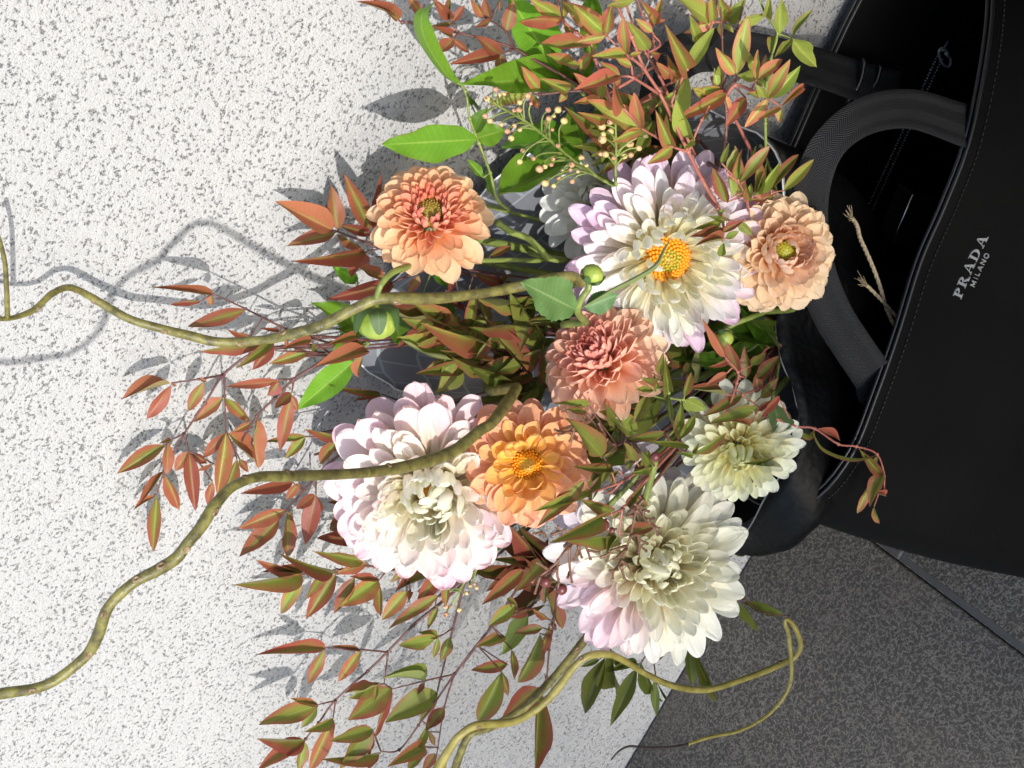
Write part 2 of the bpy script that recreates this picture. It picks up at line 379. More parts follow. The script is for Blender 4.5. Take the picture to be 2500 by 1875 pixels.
for k in range(26000):
    x = rnd(qc.x-2.6, qc.x+3.4); top = zr(x) - .22*abs(random.gauss(0, 1)); z = top - rnd(0, 1)*4.6
    if z < 2.2: continue
    cov = lerp(.56 if zr(x)-z < .3 else .34, 1.0, sstep(xl, xr, x))
    if rnd(0, 1) > cov: continue
    dy_ = rnd(-1.3, 1.3); c_ = Vector((x + dy_*SUN.x/SUN.y, YB + dy_, z + dy_*SUN.z/SUN.y)); u_ = Vector((rnd(-1, 1), rnd(-1, 1), rnd(-1, 1))).normalized(); w_ = u_.orthogonal().normalized(); w_ = Quaternion(u_, rnd(0, 6)) @ w_
    a_ = rnd(.06, .11)*(1+.5*sstep(.6, 1, cov)); b_ = a_*.5; k0 = len(lv_)
    lv_ += [c_-u_*a_, c_+w_*b_, c_+u_*a_, c_-w_*b_]; lf_.append((k0, k0+1, k0+2, k0+3))
cm = MB(); cm.add(lv_, lf_); cr = cm.build('crown', M['added_tree_leaf'], added_tree, smooth=False)
tm = MB(); tb = Vector((qc.x+1.6, YB, -.02)); tm.tube(spline([tb, tb+Vector((.1, 0, 1.6)), tb+Vector((-.05, .1, 3.2)), tb+Vector((.1, 0, 6))], 5), [.22, .2, .18, .17, .16]+[.15-.006*i for i in range(11)], 12)
for k in range(9):
    a0 = tb+Vector((0, 0, 2.6+k*.38)); th = k*2.4; tm.tube(spline([a0, a0+Vector((math.cos(th)*.8, math.sin(th)*.5, .7)), a0+Vector((math.cos(th)*2.0, math.sin(th)*.9, 1.5))], 4), [.07-.006*i for i in range(9)], 7)
tm.build('trunk', M['trunk'], added_tree)
random.seed(7)

# ------------------------------------------------------------------ tote bag
ZR = .33
top_f = [(-.25, .492), (-.21, .487), (-.166, .495), (-.119, .506), (-.068, .520), (-.026, .526), (.02, .535), (.074, .555), (.114, .575)]
Tl = [Vector(p) for p in top_f] + [Vector(p) for p in ((.15, .60), (.185, .628), (.198, .652), (.18, .668), (.12, .679), (.076, .678), (.038, .676), (-.05, .666), (-.12, .660), (-.19, .652), (-.245, .628), (-.276, .585), (-.284, .545), (-.276, .512))]
Bl = [Vector(p) for p in ((-.262, .428), (-.215, .424), (-.166, .422), (-.119, .422), (-.068, .422), (-.026, .422), (.02, .424), (.074, .428), (.114, .434))] + \
     [Vector(p) for p in ((.16, .456), (.19, .48), (.2, .54), (.19, .64), (.13, .677), (.076, .679), (.038, .679), (-.05, .679), (-.12, .678), (-.2, .676), (-.26, .66), (-.29, .60), (-.294, .53), (-.286, .452))]
def closed(p, k=4):
    n = len(p); out = []
    for i in range(n):
        a, b, c, d = p[i-1], p[i], p[(i+1) % n], p[(i+2) % n]
        for j in range(k):
            t = j/k; out.append(.5*((2*b)+(c-a)*t+(2*a-5*b+4*c-d)*t*t+(3*b-a-3*c+d)*t**3))
    return out
Tl, Bl = closed(Tl), closed(Bl); NL = len(Tl)
Tc = sum(Tl, Vector((0, 0)))/NL
def bagpt(i, s, off=0):                              # s: 0 bottom .. 1 rim
    i %= NL
    p = Bl[i].lerp(Tl[i], s)
    q = Bl[(i+1) % NL].lerp(Tl[(i+1) % NL], s) - Bl[i-1].lerp(Tl[i-1], s)
    nrm = Vector((q.y, -q.x)); nrm = nrm.normalized()
    p = p + nrm*(.010*math.sin(PI*s)*.6 + off)
    sag = -.004*math.sin(PI*min(1, max(0, (p.x+.28)/.48)))*s
    return Vector((p.x, p.y, s*ZR + sag))
BAG = (-.05, .56, 0.0)
bag = thing('tote_bag', 'black leather tote bag with webbing handles and silver lettering, standing open', 'bag', BAG)
NS = 22
def bagshell(i0, i1, off):
    v = []; f = []; n = i1-i0+1
    for k in range(NS+1):
        for i in range(i0, i1+1): v.append(bagpt(i, k/NS, off))
    for k in range(NS):
        for i in range(n-1): f.append((k*n+i, k*n+i+1, (k+1)*n+i+1, (k+1)*n+i))
    return v, f
def panel(nm, i0, i1):
    m1 = MB(); v, f = bagshell(i0, i1, 0); m1.add(v, f)
    return m1.build(nm, M['leather'], bag)
bag_front = panel('front_panel', 0, 40); panel('side_panel', 40, 52); panel('back_panel', 52, 76); panel('side_panel', 76, NL)
m1 = MB(); v, f = bagshell(0, NL, -.0035); m1.add(v, [q[::-1] for q in f]); lining = m1.build('lining', M['lining'], bag)
m1 = MB(); m1.add([bagpt(i, .015, -.001) for i in range(NL)], [tuple(range(NL))]); m1.build('base', M['leather'], bag, smooth=False)
# rolled rim: two parallel cords and a row of stitches below
for off, zz, r in ((.0006, 1.0, .0017), (-.0034, 1.0, .0017)):
    m1 = MB(); m1.tube([bagpt(i, zz, off) + Vector((0, 0, .0006)) for i in range(NL+1)], r, 8, False); m1.build('rim_piping', M['piping'], bag)
m1 = MB()
for i in range(NL):
    for j in range(3):
        a = bagpt(i, .972, .0009).lerp(bagpt(i+1, .972, .0009), j/3); b_ = bagpt(i, .972, .0009).lerp(bagpt(i+1, .972, .0009), (j+.62)/3)
        m1.tube([a, b_], .0005, 5)
st = m1.build('stitching', M['thread'], bag); st['kind'] = 'stuff'
# lettering, laid on the curved front panel
bv, bf = bagshell(0, 40, 0); bvh = BVHTree.FromPolygons(bv, bf)
def on_front(x, z, off=.0005):
    h = bvh.ray_cast(Vector((x, .2, z)), Vector((0, 1, 0)))
    return (h[0] + Vector((0, -off, 0))) if h[0] is not None else Vector((x, .5, z))
def quad(a, b, c, d): return [a, b, c, d]
def halfring(cx, cy, ro, ri, sy, si):
    q = []; n = 12
    for i in range(n):
        a0, a1 = -PI/2+PI*i/n, -PI/2+PI*(i+1)/n
        q.append([(cx+ri*math.cos(a0), cy+si*math.sin(a0)), (cx+ro*math.cos(a0), cy+sy*math.sin(a0)), (cx+ro*math.cos(a1), cy+sy*math.sin(a1)), (cx+ri*math.cos(a1), cy+si*math.sin(a1))])
    return q
SER = .07
def LP(): return [quad((.12, 0), (.33, 0), (.33, 1), (.12, 1)), quad((0, 0), (.45, 0), (.45, SER), (0, SER)), quad((0, 1-SER), (.36, 1-SER), (.36, 1), (0, 1))] + halfring(.33, .73, .42, .2, .27, .2)
def LR(): return LP() + [quad((.42, .5), (.62, .44), (.95, 0), (.68, 0)), quad((.62, 0), (1.02, 0), (1.02, SER), (.66, SER))]
def LA(): return [quad((.10, 0), (.17, 0), (.50, 1), (.42, 1)), quad((.42, 1), (.56, 1), (.92, 0), (.66, 0)), quad((.24, .30), (.72, .30), (.70, .37), (.26, .37)), quad((0, 0), (.3, 0), (.3, SER), (0, SER)), quad((.56, 0), (1.02, 0), (1.02, SER), (.56, SER))]
def LD(): return [quad((.12, 0), (.33, 0), (.33, 1), (.12, 1)), quad((0, 0), (.4, 0), (.4, SER), (0, SER)), quad((0, 1-SER), (.4, 1-SER), (.4, 1), (0, 1))] + halfring(.36, .5, .6, .37, .5, .43)
TX0, TX1, TZ0, TH = -.0800, -.0300, .2795, .0085
def letter(quads, x0, h, z0, sx):
    m = MB()
    for k, q in enumerate(quads):
        off = .0004 + .00004*k
        vv = [on_front(x0+p[0]*sx, z0+p[1]*h, off) for p in q] + [on_front(x0+p[0]*sx, z0+p[1]*h, .0001) for p in q]
        m.add(vv, [(0, 1, 2, 3), (0, 4, 5, 1), (1, 5, 6, 2), (2, 6, 7, 3), (3, 7, 4, 0)])
    return m
lx = TX0
for k, (L, lw) in enumerate(((LP, .80), (LR, 1.0), (LA, .98), (LD, 1.04), (LA, 1.0))):
    adv = (TX1-TX0)/5.0
    sub(letter(L(), lx, TH, TZ0, adv*.9).build('letter', M['logo'], bag, smooth=False), bag_front); lx += adv*lw*1.03
def strokes(ch):
    T = .17
    def bar(a, b, t=T):
        a, b = Vector(a), Vector(b); d = (b-a).normalized(); n = Vector((-d.y, d.x))*t/2
        return [tuple(a-n), tuple(b-n), tuple(b+n), tuple(a+n)]
    if ch == 'M': return [bar((.1, 0), (.1, 1)), bar((.9, 0), (.9, 1)), bar((.12, .98), (.5, .2)), bar((.88, .98), (.5, .2))]
    if ch == 'I': return [bar((.5, 0), (.5, 1))]
    if ch == 'L': return [bar((.2, 0), (.2, 1)), bar((.2, .085), (.8, .085))]
    if ch == 'A': return [bar((.05, 0), (.5, 1)), bar((.95, 0), (.5, 1)), bar((.25, .33), (.75, .33), .14)]
    if ch == 'N': return [bar((.12, 0), (.12, 1)), bar((.88, 0), (.88, 1)), bar((.14, 1), (.86, 0))]
    q = []
    for i in range(18):
        a0, a1 = 2*PI*i/18, 2*PI*(i+1)/18
        q.append([(.5+.33*math.cos(a0), .5+.34*math.sin(a0)), (.5+.5*math.cos(a0), .5+.51*math.sin(a0)), (.5+.5*math.cos(a1), .5+.51*math.sin(a1)), (.5+.33*math.cos(a1), .5+.34*math.sin(a1))])
    return q
mx = -.0682
for ch, wd in zip('MILANO', (.0049, .0024, .0038, .0045, .0045, .0046)):
    sub(letter(strokes(ch), mx, .0044, TZ0-.0078, wd*.84).build('letter', M['logo'], bag, smooth=False), bag_front); mx += wd+.0004
# handles: flat webbing straps folded over at the ends
def strap(pts, wid, nm, th=.0022, lean=.25):
    c = spline(pts, 8); n = len(c); v = []; f = []; uv = []; acc = 0
    for i in range(n):
        if i: acc += (c[i]-c[i-1]).length
        d = (c[min(i+1, n-1)]-c[max(i-1, 0)]).normalized()
        out = Vector((.12, -.62, .72)) + Vector((lean*math.sin(i/(n-1)*PI*2), 0, 0))
        s = d.cross(out).normalized(); nn = d.cross(s)
        tt = i/(n-1)*(len(wid)-1); k = min(int(tt), len(wid)-2); ww = lerp(wid[k], wid[k+1], tt-k)
        for q in range(7):
            x = q/6*2-1; v.append(c[i]+s*x*ww/2 + nn*(th*.5 - .0007*x*x)); uv.append((q/6, acc))
        for q in range(7):
            x = 1-q/6*2; v.append(c[i]+s*x*ww/2 - nn*(th*.5 + .0007*x*x)); uv.append((1-q/6, acc))
    for i in range(n-1):
        for q in range(14): f.append((i*14+q, i*14+(q+1) % 14, (i+1)*14+(q+1) % 14, (i+1)*14+q))
    f += [tuple(range(14))[::-1], tuple((n-1)*14+q for q in range(14))]
    b = Vector(BAG)
    return link(nm, mesh(nm, [p-b for p in v], f, M['webbing'], uv), bag, Matrix.Translation(b))
hp = [Vector((.036, .551, .255)), Vector((.033, .548, .30)), W(2350, 306, .146), W(2225, 268, .146), W(2115, 283, .15), W(2030, 345, .155), W(1988, 430, .16), W(1975, 540, .165), W(1988, 650, .17), W(2030, 762, .175), W(2085, 850, .18), W(2135, 925, .183), Vector((-.168, .508, .30)), Vector((-.172, .512, .25))]
strap(hp, [.034, .033, .027, .022, .023, .026, .028, .03, .03], 'handle')
hb = [W(2190, 225, .033), W(2098, 200, .034), W(2000, 168, .036), W(1880, 138, .04), W(1760, 124, .045), W(1680, 132, .05), W(1625, 185, .055), W(1610, 280, .058), W(1640, 400, .057), W(1710, 520, .053), W(1800, 640, .047), W(1900, 700, .042)]
strap(hb, [.032, .031, .03, .028, .026, .028, .03], 'handle')
def patch(p0, p1, off, nm):                           # curved leather tab at the foot of a strap
    m = MB(); c = [Vector(p0).lerp(Vector(p1), i/8) + Vector((0, -off*math.sin(PI*i/8), -.004*math.sin(PI*i/8))) for i in range(9)]
    m.tube(c, .0021, 7); return m.build(nm, M['piping'], bag)
patch(W(2110, 142, .036), W(2064, 252, .036), .002, 'strap_tab'); patch(W(2150, 158, .033), W(2110, 235, .033), .001, 'strap_tab')
# zipped inner pocket
z0, z1 = W(2292, 140, .030), W(2076, 610, .035)
mt = MB(); up = Vector((0, 0, 1)); n = 74
for i in range(n):
    p = z0.lerp(z1, i/(n-1)) + Vector((0, -.001, 0))
    for s in (-1, 1):
        q = p + up*(.0042*s + (.0008 if i % 2 else 0)); mt.box((q.x-.0006, q.y-.0006, q.z-.0006), (q.x+.0006, q.y+.0006, q.z+.0006))
zp = MB(); d = (z1-z0); a, b_ = z0, z1; zp.add([a+up*.013, b_+up*.013, b_-up*.013, a-up*.013], [(0, 1, 2, 3)]); zo = zp.build('zip_tape', M['lining'], bag, smooth=False)
M['nickel'] = m_plain('brushed_nickel', (186, 184, 178), .35, .4)
to = mt.build('zip_teeth', M['nickel'], bag, smooth=False); to['kind'] = 'stuff'; sub(to, zo)
zc = W(2302, 138, .034); ms = MB()
ms.tube([zc+Vector((.0045*math.cos(a), -.002, .009*math.sin(a))) + Vector((.003, 0, .004))*math.sin(a) for a in [2*PI*i/20 for i in range(21)]], .0011, 6, False)
ms.tube([W(2315, 100, .034), W(2300, 125, .036)], .0008, 5); ms.tube([zc+Vector((.003, -.004, .006)), zc+Vector((.002, -.004, -.002))], .0016, 6)
sub(ms.build('zip_pull', M['nickel'], bag), zo)
# things lying in the bag
bx = MB(); c0, c1 = W(2175, 592, .12), W(2228, 472, .12)
ax = (c1-c0).normalized(); L = (c1-c0).length; sd = Vector((0, -.35, -.94)); sd = (sd-ax*sd.dot(ax)).normalized(); nn = ax.cross(sd)
if nn.y > 0: nn = -nn
fm = Matrix((ax, sd, nn)).transposed().to_4x4(); fm.translation = c0
prof = [(0, .0015), (.0015, 0), (L-.0015, 0), (L, .0015), (L, .0225), (L-.0015, .024), (.0015, .024), (0, .0225)]
bx.add([fm @ Vector((p[0], p[1], 0)) for p in prof] + [fm @ Vector((p[0], p[1], -.02)) for p in prof], [tuple(range(8)), tuple(range(8, 16))[::-1]] + [(i, (i+1) % 8, 8+(i+1) % 8, 8+i)[::-1] for i in range(8)])
cs = thing('cosmetic_case', 'small glossy black case lying inside the open bag', 'case', c0)
M['gloss_black'] = m_plain('gloss_black', (14, 14, 15), .12); bx.build('case_body', M['gloss_black'], cs, smooth=False)
e1 = MB(); e1.tube([fm @ Vector((.001, .0006, .0004)), fm @ Vector((L-.001, .0006, .0004))], .0007, 6); e1.build('edge_trim', M['metal'], cs)
def cord(pts, r, nm, label):
    c = spline(pts, 8); n = len(c); o = thing(nm, label, 'twine', c[-1]); pl = MB()
    for s in range(3):
        pp = []
        for i in range(n):
            d = (c[min(i+1, n-1)]-c[max(i-1, 0)]).normalized(); u = d.orthogonal().normalized(); vv = d.cross(u); a = i*.9+2*PI*s/3
            pp.append(c[i]+(u*math.cos(a)+vv*math.sin(a))*r*.5)
        pl.tube(pp, r*.58, 6)
    pl.build('strands', M['twine'], o)
    fr = MB()
    for k in range(16):
        a = c[0]; q = a + (c[0]-c[2]).normalized()*rnd(.004, .016) + Vector((rnd(-1, 1), rnd(-.6, .2), rnd(-1, 1)))*.005
        fr.tube([c[1]+Vector((rnd(-1, 1), rnd(-1, 1), rnd(-1, 1)))*r*.4, a.lerp(q, .5)+Vector((rnd(-1, 1), 0, rnd(-1, 1)))*.001, q], [r*.25, r*.18, r*.08], 4)
    ff = fr.build('frayed_end', M['twine'], o); ff['kind'] = 'stuff'
def Dz(x, y): return (1700+.36166*x, 400+.36166*y)
cord([W(*Dz(1050, 365), .135), W(*Dz(1085, 420), .135), W(*Dz(1105, 500), .137), W(*Dz(1150, 600), .14), W(*Dz(1205, 730), .145), W(*Dz(1250, 860), .15), W(*Dz(1285, 980), .155), W(*Dz(1350, 1110), .165), W(*Dz(1440, 1190), .172)], .0016, 'jute_twine', 'frayed jute twine standing up inside the bag')
cord([W(*Dz(1150, 820), .15), W(*Dz(1235, 905), .153), W(*Dz(1300, 975), .157), W(*Dz(1370, 1050), .163), W(*Dz(1450, 1120), .168)], .0014, 'jute_twine', 'shorter jute twine crossing the frayed one inside the bag')

# ------------------------------------------------------------------ wrapping paper
HUB = Vector((-.14, .585, .27)); FOOT = Vector((-.09, .58, .03))
rim = [(1700, 262, .05), (1790, 292, .07), (1868, 335, .09), (1905, 420, .10), (1905, 560, .105), (1890, 720, .11), (1900, 850, .13), (1935, 960, .155), (1940, 1060, .17), (1903, 1150, .175), (1862, 1225, .17), (1832, 1290, .16), (1800, 1318, .14),
       (1700, 1330, .10), (1480, 1240, .055), (1150, 1060, .03), (1008, 974, .022), (930, 925, .015), (858, 838, .012), (960, 690, .018), (1080, 560, .02), (1200, 440, .022), (1340, 350, .024), (1520, 285, .035)]
rim3 = closed([W(*q) for q in rim], 4)
def wrapsheet(nm, m, scale, off, parent, i0=0, i1=None, extra=0):
    n = len(rim3); i1 = n if i1 is None else i1; rows = 14; v = []; f = []; uv = []
    for k in range(rows+1):
        t = k/rows
        for i in range(i0, i1+1):
            top = rim3[i % n]; a = 2*PI*((i % n)/n)
            bot = HUB + (Vector((top.x-HUB.x, top.y-HUB.y, 0)).normalized())*.045 + Vector((0, 0, -.05))
            front = sstep(14, 20, i)*sstep(56, 48, i)
            hmp = sstep(26, 36, i)*sstep(58, 48, i) if nm == 'black_paper' else 0
            if nm == 'black_paper': bot = bot + Vector((-.058, -.045, .062))*hmp
            p = bot.lerp(top, t*(scale if nm == 'black_paper' else lerp(scale, .968, front)))
            ctr = HUB.lerp(Vector((-.2, .6, .45)), t)
            out = (p-ctr); out.z *= .3; out = out.normalized()
            wr = .004*math.sin(a*5+3*t)*t + .002*math.sin(a*11+5*t)*t*(1-t)*3
            bow = .022*math.sin(PI*t)
            hump = sstep(26, 38, i)*sstep(58, 48, i) if nm == 'black_paper' else 0
            p = p + out*(wr*.55 + bow + off + .016*hump*math.sin(PI*min(1, t*1.02)))
            p.y = min(p.y, YW-.004)
            if t*scale > .9: p += (top-HUB).normalized()*.0012*math.sin(a*31)*extra
            v.append(p); uv.append((i/n, t))
    w_ = i1-i0+1
    for k in range(rows):
        for i in range(w_-1): f.append((k*w_+i, k*w_+i+1, (k+1)*w_+i+1, (k+1)*w_+i))
    b = Vector(parent['_b'])
    o = link(nm, mesh(nm, [p-b for p in v], f, m, uv), parent, Matrix.Translation(b))
    s = o.modifiers.new('thickness', 'SOLIDIFY'); s.thickness = .0004; s.offset = 0
    return o
wrap = thing('bouquet_wrap', 'grey paper sheet and black outer wrap gathered around the flower stems', 'wrapping', HUB)
wrapsheet('inner_paper', M['paper'], 1.0, 0, wrap, extra=1)
wrapsheet('black_paper', M['black_paper'], 1.0, .0025, wrap, 8, 54)

wp = bpy.data.objects['inner_paper'].data; n_ = len(rim3)+1; top_ = [wp.vertices[14*n_+i].co + HUB for i in range(n_)]
eg = MB(); eg.tube(top_, .0007, 5, False); M['paper_edge'] = m_plain('white_cut_edge', (226, 226, 226), .7); eg.build('paper_edge', M['paper_edge'], wrap)
# ------------------------------------------------------------------ stems
def to_hub(p):
    """waypoints from p down into the bag, over the rim where needed"""
    r = Vector((rnd(-.02, .02), rnd(-.02, .02), rnd(-.02, .02)))
    w_ = []
    if p.x < -.26 and p.z < .42: w_.append(Vector((-.245, .575, max(.36, min(p.z-.02, .40)))) + r*.5)
    h = HUB + r + Vector((0, 0, .02))
    w_ += [h, FOOT + r]
    return w_
def stem_to_hub(mb, p, d, r0, r1):
    """smooth stem leaving p along d and ending in the bag"""
    w_ = to_hub(p); vd = (p-CAM).normalized(); room = max(0, (YW-.02-p.y)/vd.y)
    q = p + vd*min(.07, room) + d*.004; q.y = min(q.y, YW-.012)
    c = spline([p, q] + w_, 7)
    for k in c: k.y = min(k.y, YW-.008)
    n = len(c); mb.tube(c, [lerp(r0, r1, i/(n-1)) for i in range(n)], 7)

# ------------------------------------------------------------------ leaves
def leaf_mesh(name, m, wmax=.5, base=.55, fold=.28, arch=.06, wave=.0, twist=0., tipp=1.0, serr=0):
    """unit leaf from (0,0,0) to (0,1,0), half width .5 at its widest, face +Z"""
    nu, nv = 6, (26 if serr else 14); v = []; f = []; uv = []
    for j in range(nv+1):
        s = j/nv
        if s < base: wd = math.sin(PI/2*(s/base))**(.8 if serr else .78)
        else: wd = max(0, math.cos(PI/2*((s-base)/(1-base))))**tipp
        wd = max(wd, .012)
        for i in range(nu+1):
            q = i/nu*2-1
            ww = wd*.5
            if serr and abs(q) == 1: ww *= 1 + serr*(.5 if j % 2 else -.5)
            x = q*ww; z = fold*abs(x) + arch*4*s*(1-s) + wave*math.sin(s*17+(1.5 if q > 0 else 0))*abs(q)**2*.5
            a = twist*(s-.5); x, z = x*math.cos(a)-z*math.sin(a)*.3, z*math.cos(a)+x*math.sin(a)
            v.append((x, s, z)); uv.append((i/nu, s))
    for j in range(nv):
        for i in range(nu):
            k = j*(nu+1)+i; f.append((k, k+1, k+nu+2, k+nu+1))
    return mesh(name, v, f, m, uv)
LM = {}
def variants(key, m, n, **kw):
    LM[key] = [leaf_mesh('leaf', m, **{k: (x if not isinstance(x, tuple) else rnd(*x)) for k, x in kw.items()}) for _ in range(n)]
variants('n', M['leaf'], 8, base=(.34, .46), fold=(.15, .6), arch=(-.09, .09), wave=(0, .05), twist=(-.5, .5), tipp=(.82, 1.0))
variants('v', M['vine'], 6, base=(.38, .46), fold=(.1, .4), arch=(-.08, .08), wave=(.06, .14), twist=(-.3, .3), tipp=(.85, 1.1))
variants('d', M['dleaf'], 4, base=(.36, .44), fold=(.1, .3), arch=(-.06, .08), wave=(.05, .1), twist=(-.3, .3), tipp=(.9, 1.0), serr=.09)
def put_leaf(parent, kind, b, t, width, color, roll=None, name='leaf'):
    y = t-b; L = y.length; y = y/L
    n = (CAM-b).normalized(); n = n - y*n.dot(y); n.normalize()
    if roll is None: roll = random.gauss(0, .34)
    n = Quaternion(y, max(-1.0, min(1.0, roll))) @ n; x = y.cross(n)
    wd = width/max(.75, math.cos(min(abs(roll), .95)))
    fl = random.choice((-1, 1))
    zs = L*rnd(.6, 1.1)
    m = Matrix(((x.x*wd, y.x*L, n.x*zs, b.x), (x.y*wd, y.y*L, n.y*zs, b.y), (x.z*wd, y.z*L, n.z*zs, b.z), (0, 0, 0, 1)))
    o = link(name, random.choice(LM[kind]), parent, m)
    o.color = (color[0], color[1], color[2] if len(color) > 2 else .5, 1); return o
def ribbon(parent, pts, wid, m, color, sidev, name='leaf', fold=.3):
    c = spline(pts, 7); n = len(c); v = []; f = []; uv = []
    for i in range(n):
        s = i/(n-1); d = (c[min(i+1, n-1)]-c[max(i-1, 0)]).normalized(); sd = Vector(sidev); sd = (sd-d*sd.dot(d)).normalized(); nn = d.cross(sd)
        ww = max(.02, math.sin(PI*min(1, s*.96+.03))**.7)*wid/2
        for q in (-1, -.5, 0, .5, 1): v.append(c[i]+sd*q*ww+nn*fold*abs(q)*ww); uv.append((q*.5+.5, s))
    for i in range(n-1):
        for q in range(4): k = i*5+q; f.append((k, k+1, k+6, k+5))
    b = Vector(parent['_b'])
    o = link(name, mesh('leaf', [p-b for p in v], f, m, uv), parent, Matrix.Translation(b)); o.color = (*color, 1); return o

ZM = dict(A=(850, 0, .30135), B=(1400, 0, .30135), C=(1850, 0, .30135), D=(1700, 400, .36166), E=(1700, 900, .36166), F=(600, 350, .30135), G=(1250, 350, .30135), H=(1250, 700, .30135),
          I=(750, 850, .30135), J=(1300, 1050, .30135), K=(250, 650, .30135), L=(250, 1000, .30135), M=(550, 1350, .31646), N=(1100, 1350, .31646), O=(0, 400, .36166), Q=(1550, 1250, .42948), X=(0, 0, 1))
def zz(k, p): a = ZM[k]; return (a[0]+a[2]*p[0], a[1]+a[2]*p[1])
def sprig(name, label, cat, key, stems, leaves, g0, g1, color, stem_m='dark_stem', kind='n', r=.0011, group=None, hub=True, tipg=(-.008, .012), petiole=True, jit=.12, parent=None):
    """stems: list of pixel polylines read off the photograph, first one is the main stem from its foot to its tip"""
    px = []
    for si, s in enumerate(stems):
        q = [zz(key, p[:2]) for p in s]; px.append(q)
    main = px[0]
    # distance in front of the wall: g0 at the foot, g1 at the tip of the main stem
    L = [0]
    for a, b in zip(main, main[1:]): L.append(L[-1]+math.dist(a, b))
    allp = []                                             # (pixel, gap)
    for a, l in zip(main, L): allp.append((a, lerp(g0, g1, l/max(L[-1], 1))))
    def dens(q):
        out = []
        for a, b in zip(q, q[1:]):
            for k in range(8): out.append((lerp(a[0], b[0], k/8), lerp(a[1], b[1], k/8)))
        return out + [q[-1]]
    md = dens(main); md = [(p, lerp(g0, g1, i/(len(md)-1))) for i, p in enumerate(md)]
    def gap(p):
        return min(((math.dist(p, q), gg) for q, gg in md), key=lambda k: k[0])
    p0 = W(*main[0], g0)
    o = thing(name, label, cat, p0, group) if parent is None else parent
    mb = MB(); pts3 = []
    for si, q in enumerate(px):
        if si == 0: w3 = [W(*a, lerp(g0, g1, l/max(L[-1], 1))) for a, l in zip(q, L)]
        else:
            gs = gap(q[0])[1]; w3 = [W(*a, gs + rnd(-.004, .006)*k) for k, a in enumerate(q)]
        w3 = [Vector((p.x, min(p.y, YW-.004), p.z)) for p in w3]
        c = spline(w3, 5); n = len(c); ra = r*(1 if si == 0 else .72)
        mb.tube(c, [lerp(ra, ra*.5, i/(n-1)) for i in range(n)], 6)
        for k in range(len(q)-1): pass
        dq = spline([Vector((a[0], a[1], 0)) for a in q], 5); pts3 += [((a.x, a.y), b) for a, b in zip(dq, c)]
        for a, b in zip(q[1:-1], w3[1:-1]): mb.ball(b, ra*1.35, 6, 4)
    if hub:
        d = (p0 - W(*main[min(1, len(main)-1)], g0)).normalized() if len(main) > 1 else Vector((0, 0, -1))
        stem_to_hub(mb, p0, d, r*(.65 if g0 < .075 else 1), r*(.8 if g0 < .075 else 1.3))
    lv = []
    for lf in leaves:
        bp, tp = zz(key, lf[0:2]), zz(key, lf[2:4]); wr = lf[4]; mod = lf[5] if len(lf) > 5 else None
        dist, b3 = min(((math.dist(bp, q), w) for q, w in pts3), key=lambda k: k[0])
        gb = YW - b3.y
        b = W(*bp, gb); gt = max(.004, gb + rnd(*tipg)); t = W(*tp, gt)
        if petiole and 5 < dist < 170: mb.tube([b3, b3.lerp(b, .5)+Vector((0, 0, rnd(-.001, .001))), b], [r*.55, r*.5, r*.45], 5)
        c = list(color)
        c[0] = max(0, min(1, c[0] + random.gauss(0, jit))); c[1] = c[1]*rnd(.88, 1.12)
        if mod: c[0] = max(0, min(1, c[0]+mod[0])); c[1] *= mod[1]
        put_leaf(o, kind, b, t, math.dist(bp, tp)*(CAM-b).length/FPX*wr*.94, c, (mod[2] if mod and len(mod) > 2 else None))
    mb.build('stem', M[stem_m], o)
    return o
GR = 'reddish nandina sprigs in the bouquet'
RED, MID, GRN, OLV = (.76, .9), (.55, .95), (.2, 1.0), (.45, .85)
NA = 'nandina_sprig'
# --- in front of the wall, beyond the coral dahlia
sprig(NA, 'dark red nandina sprig fanning out beside the coral dahlia, shadow on the wall', 'sprig', 'F',
      [[(1330, 960), (1040, 830), (740, 715)], [(1200, 800), (1110, 845), (960, 885)]],
      [(700, 700, 240, 470, .40), (745, 700, 690, 340, .40), (725, 725, 335, 830, .32), (760, 665, 1030, 740, .32), (740, 730, 955, 880, .3), (1005, 690, 800, 250, .32), (960, 885, 370, 955, .23), (950, 890, 850, 1080, .35), (1060, 700, 1100, 235, .2)],
      .06, .022, RED)
sprig(NA, 'dark red nandina sprig tucked below the coral dahlia', 'sprig', 'F',
      [[(1500, 1010), (1300, 1080), (1180, 1130)]],
      [(1150, 1110, 905, 990, .38), (1180, 1130, 650, 1265, .26), (1400, 1070, 1310, 1220, .5), (1190, 1140, 1130, 1230, .4)], .05, .035, RED)
sprig(NA, 'red nandina sprig lying on the grey paper under the coral dahlia', 'sprig', 'F',
      [[(2120, 1250), (1990, 1320), (1700, 1480), (1620, 1500)], [(1900, 1360), (1730, 1300)]],
      [(1620, 1485, 1280, 1415, .3), (1570, 1500, 1220, 1660, .3), (1640, 1530, 1700, 1615, .5), (1880, 1370, 1950, 1430, .6), (1620, 1190, 1780, 1360, .35), (1690, 1060, 1640, 1230, .35), (1850, 1050, 2090, 1140, .4), (1970, 915, 2150, 830, .35), (2070, 1130, 2150, 1050, .5)], .05, .04, (.75, .75))
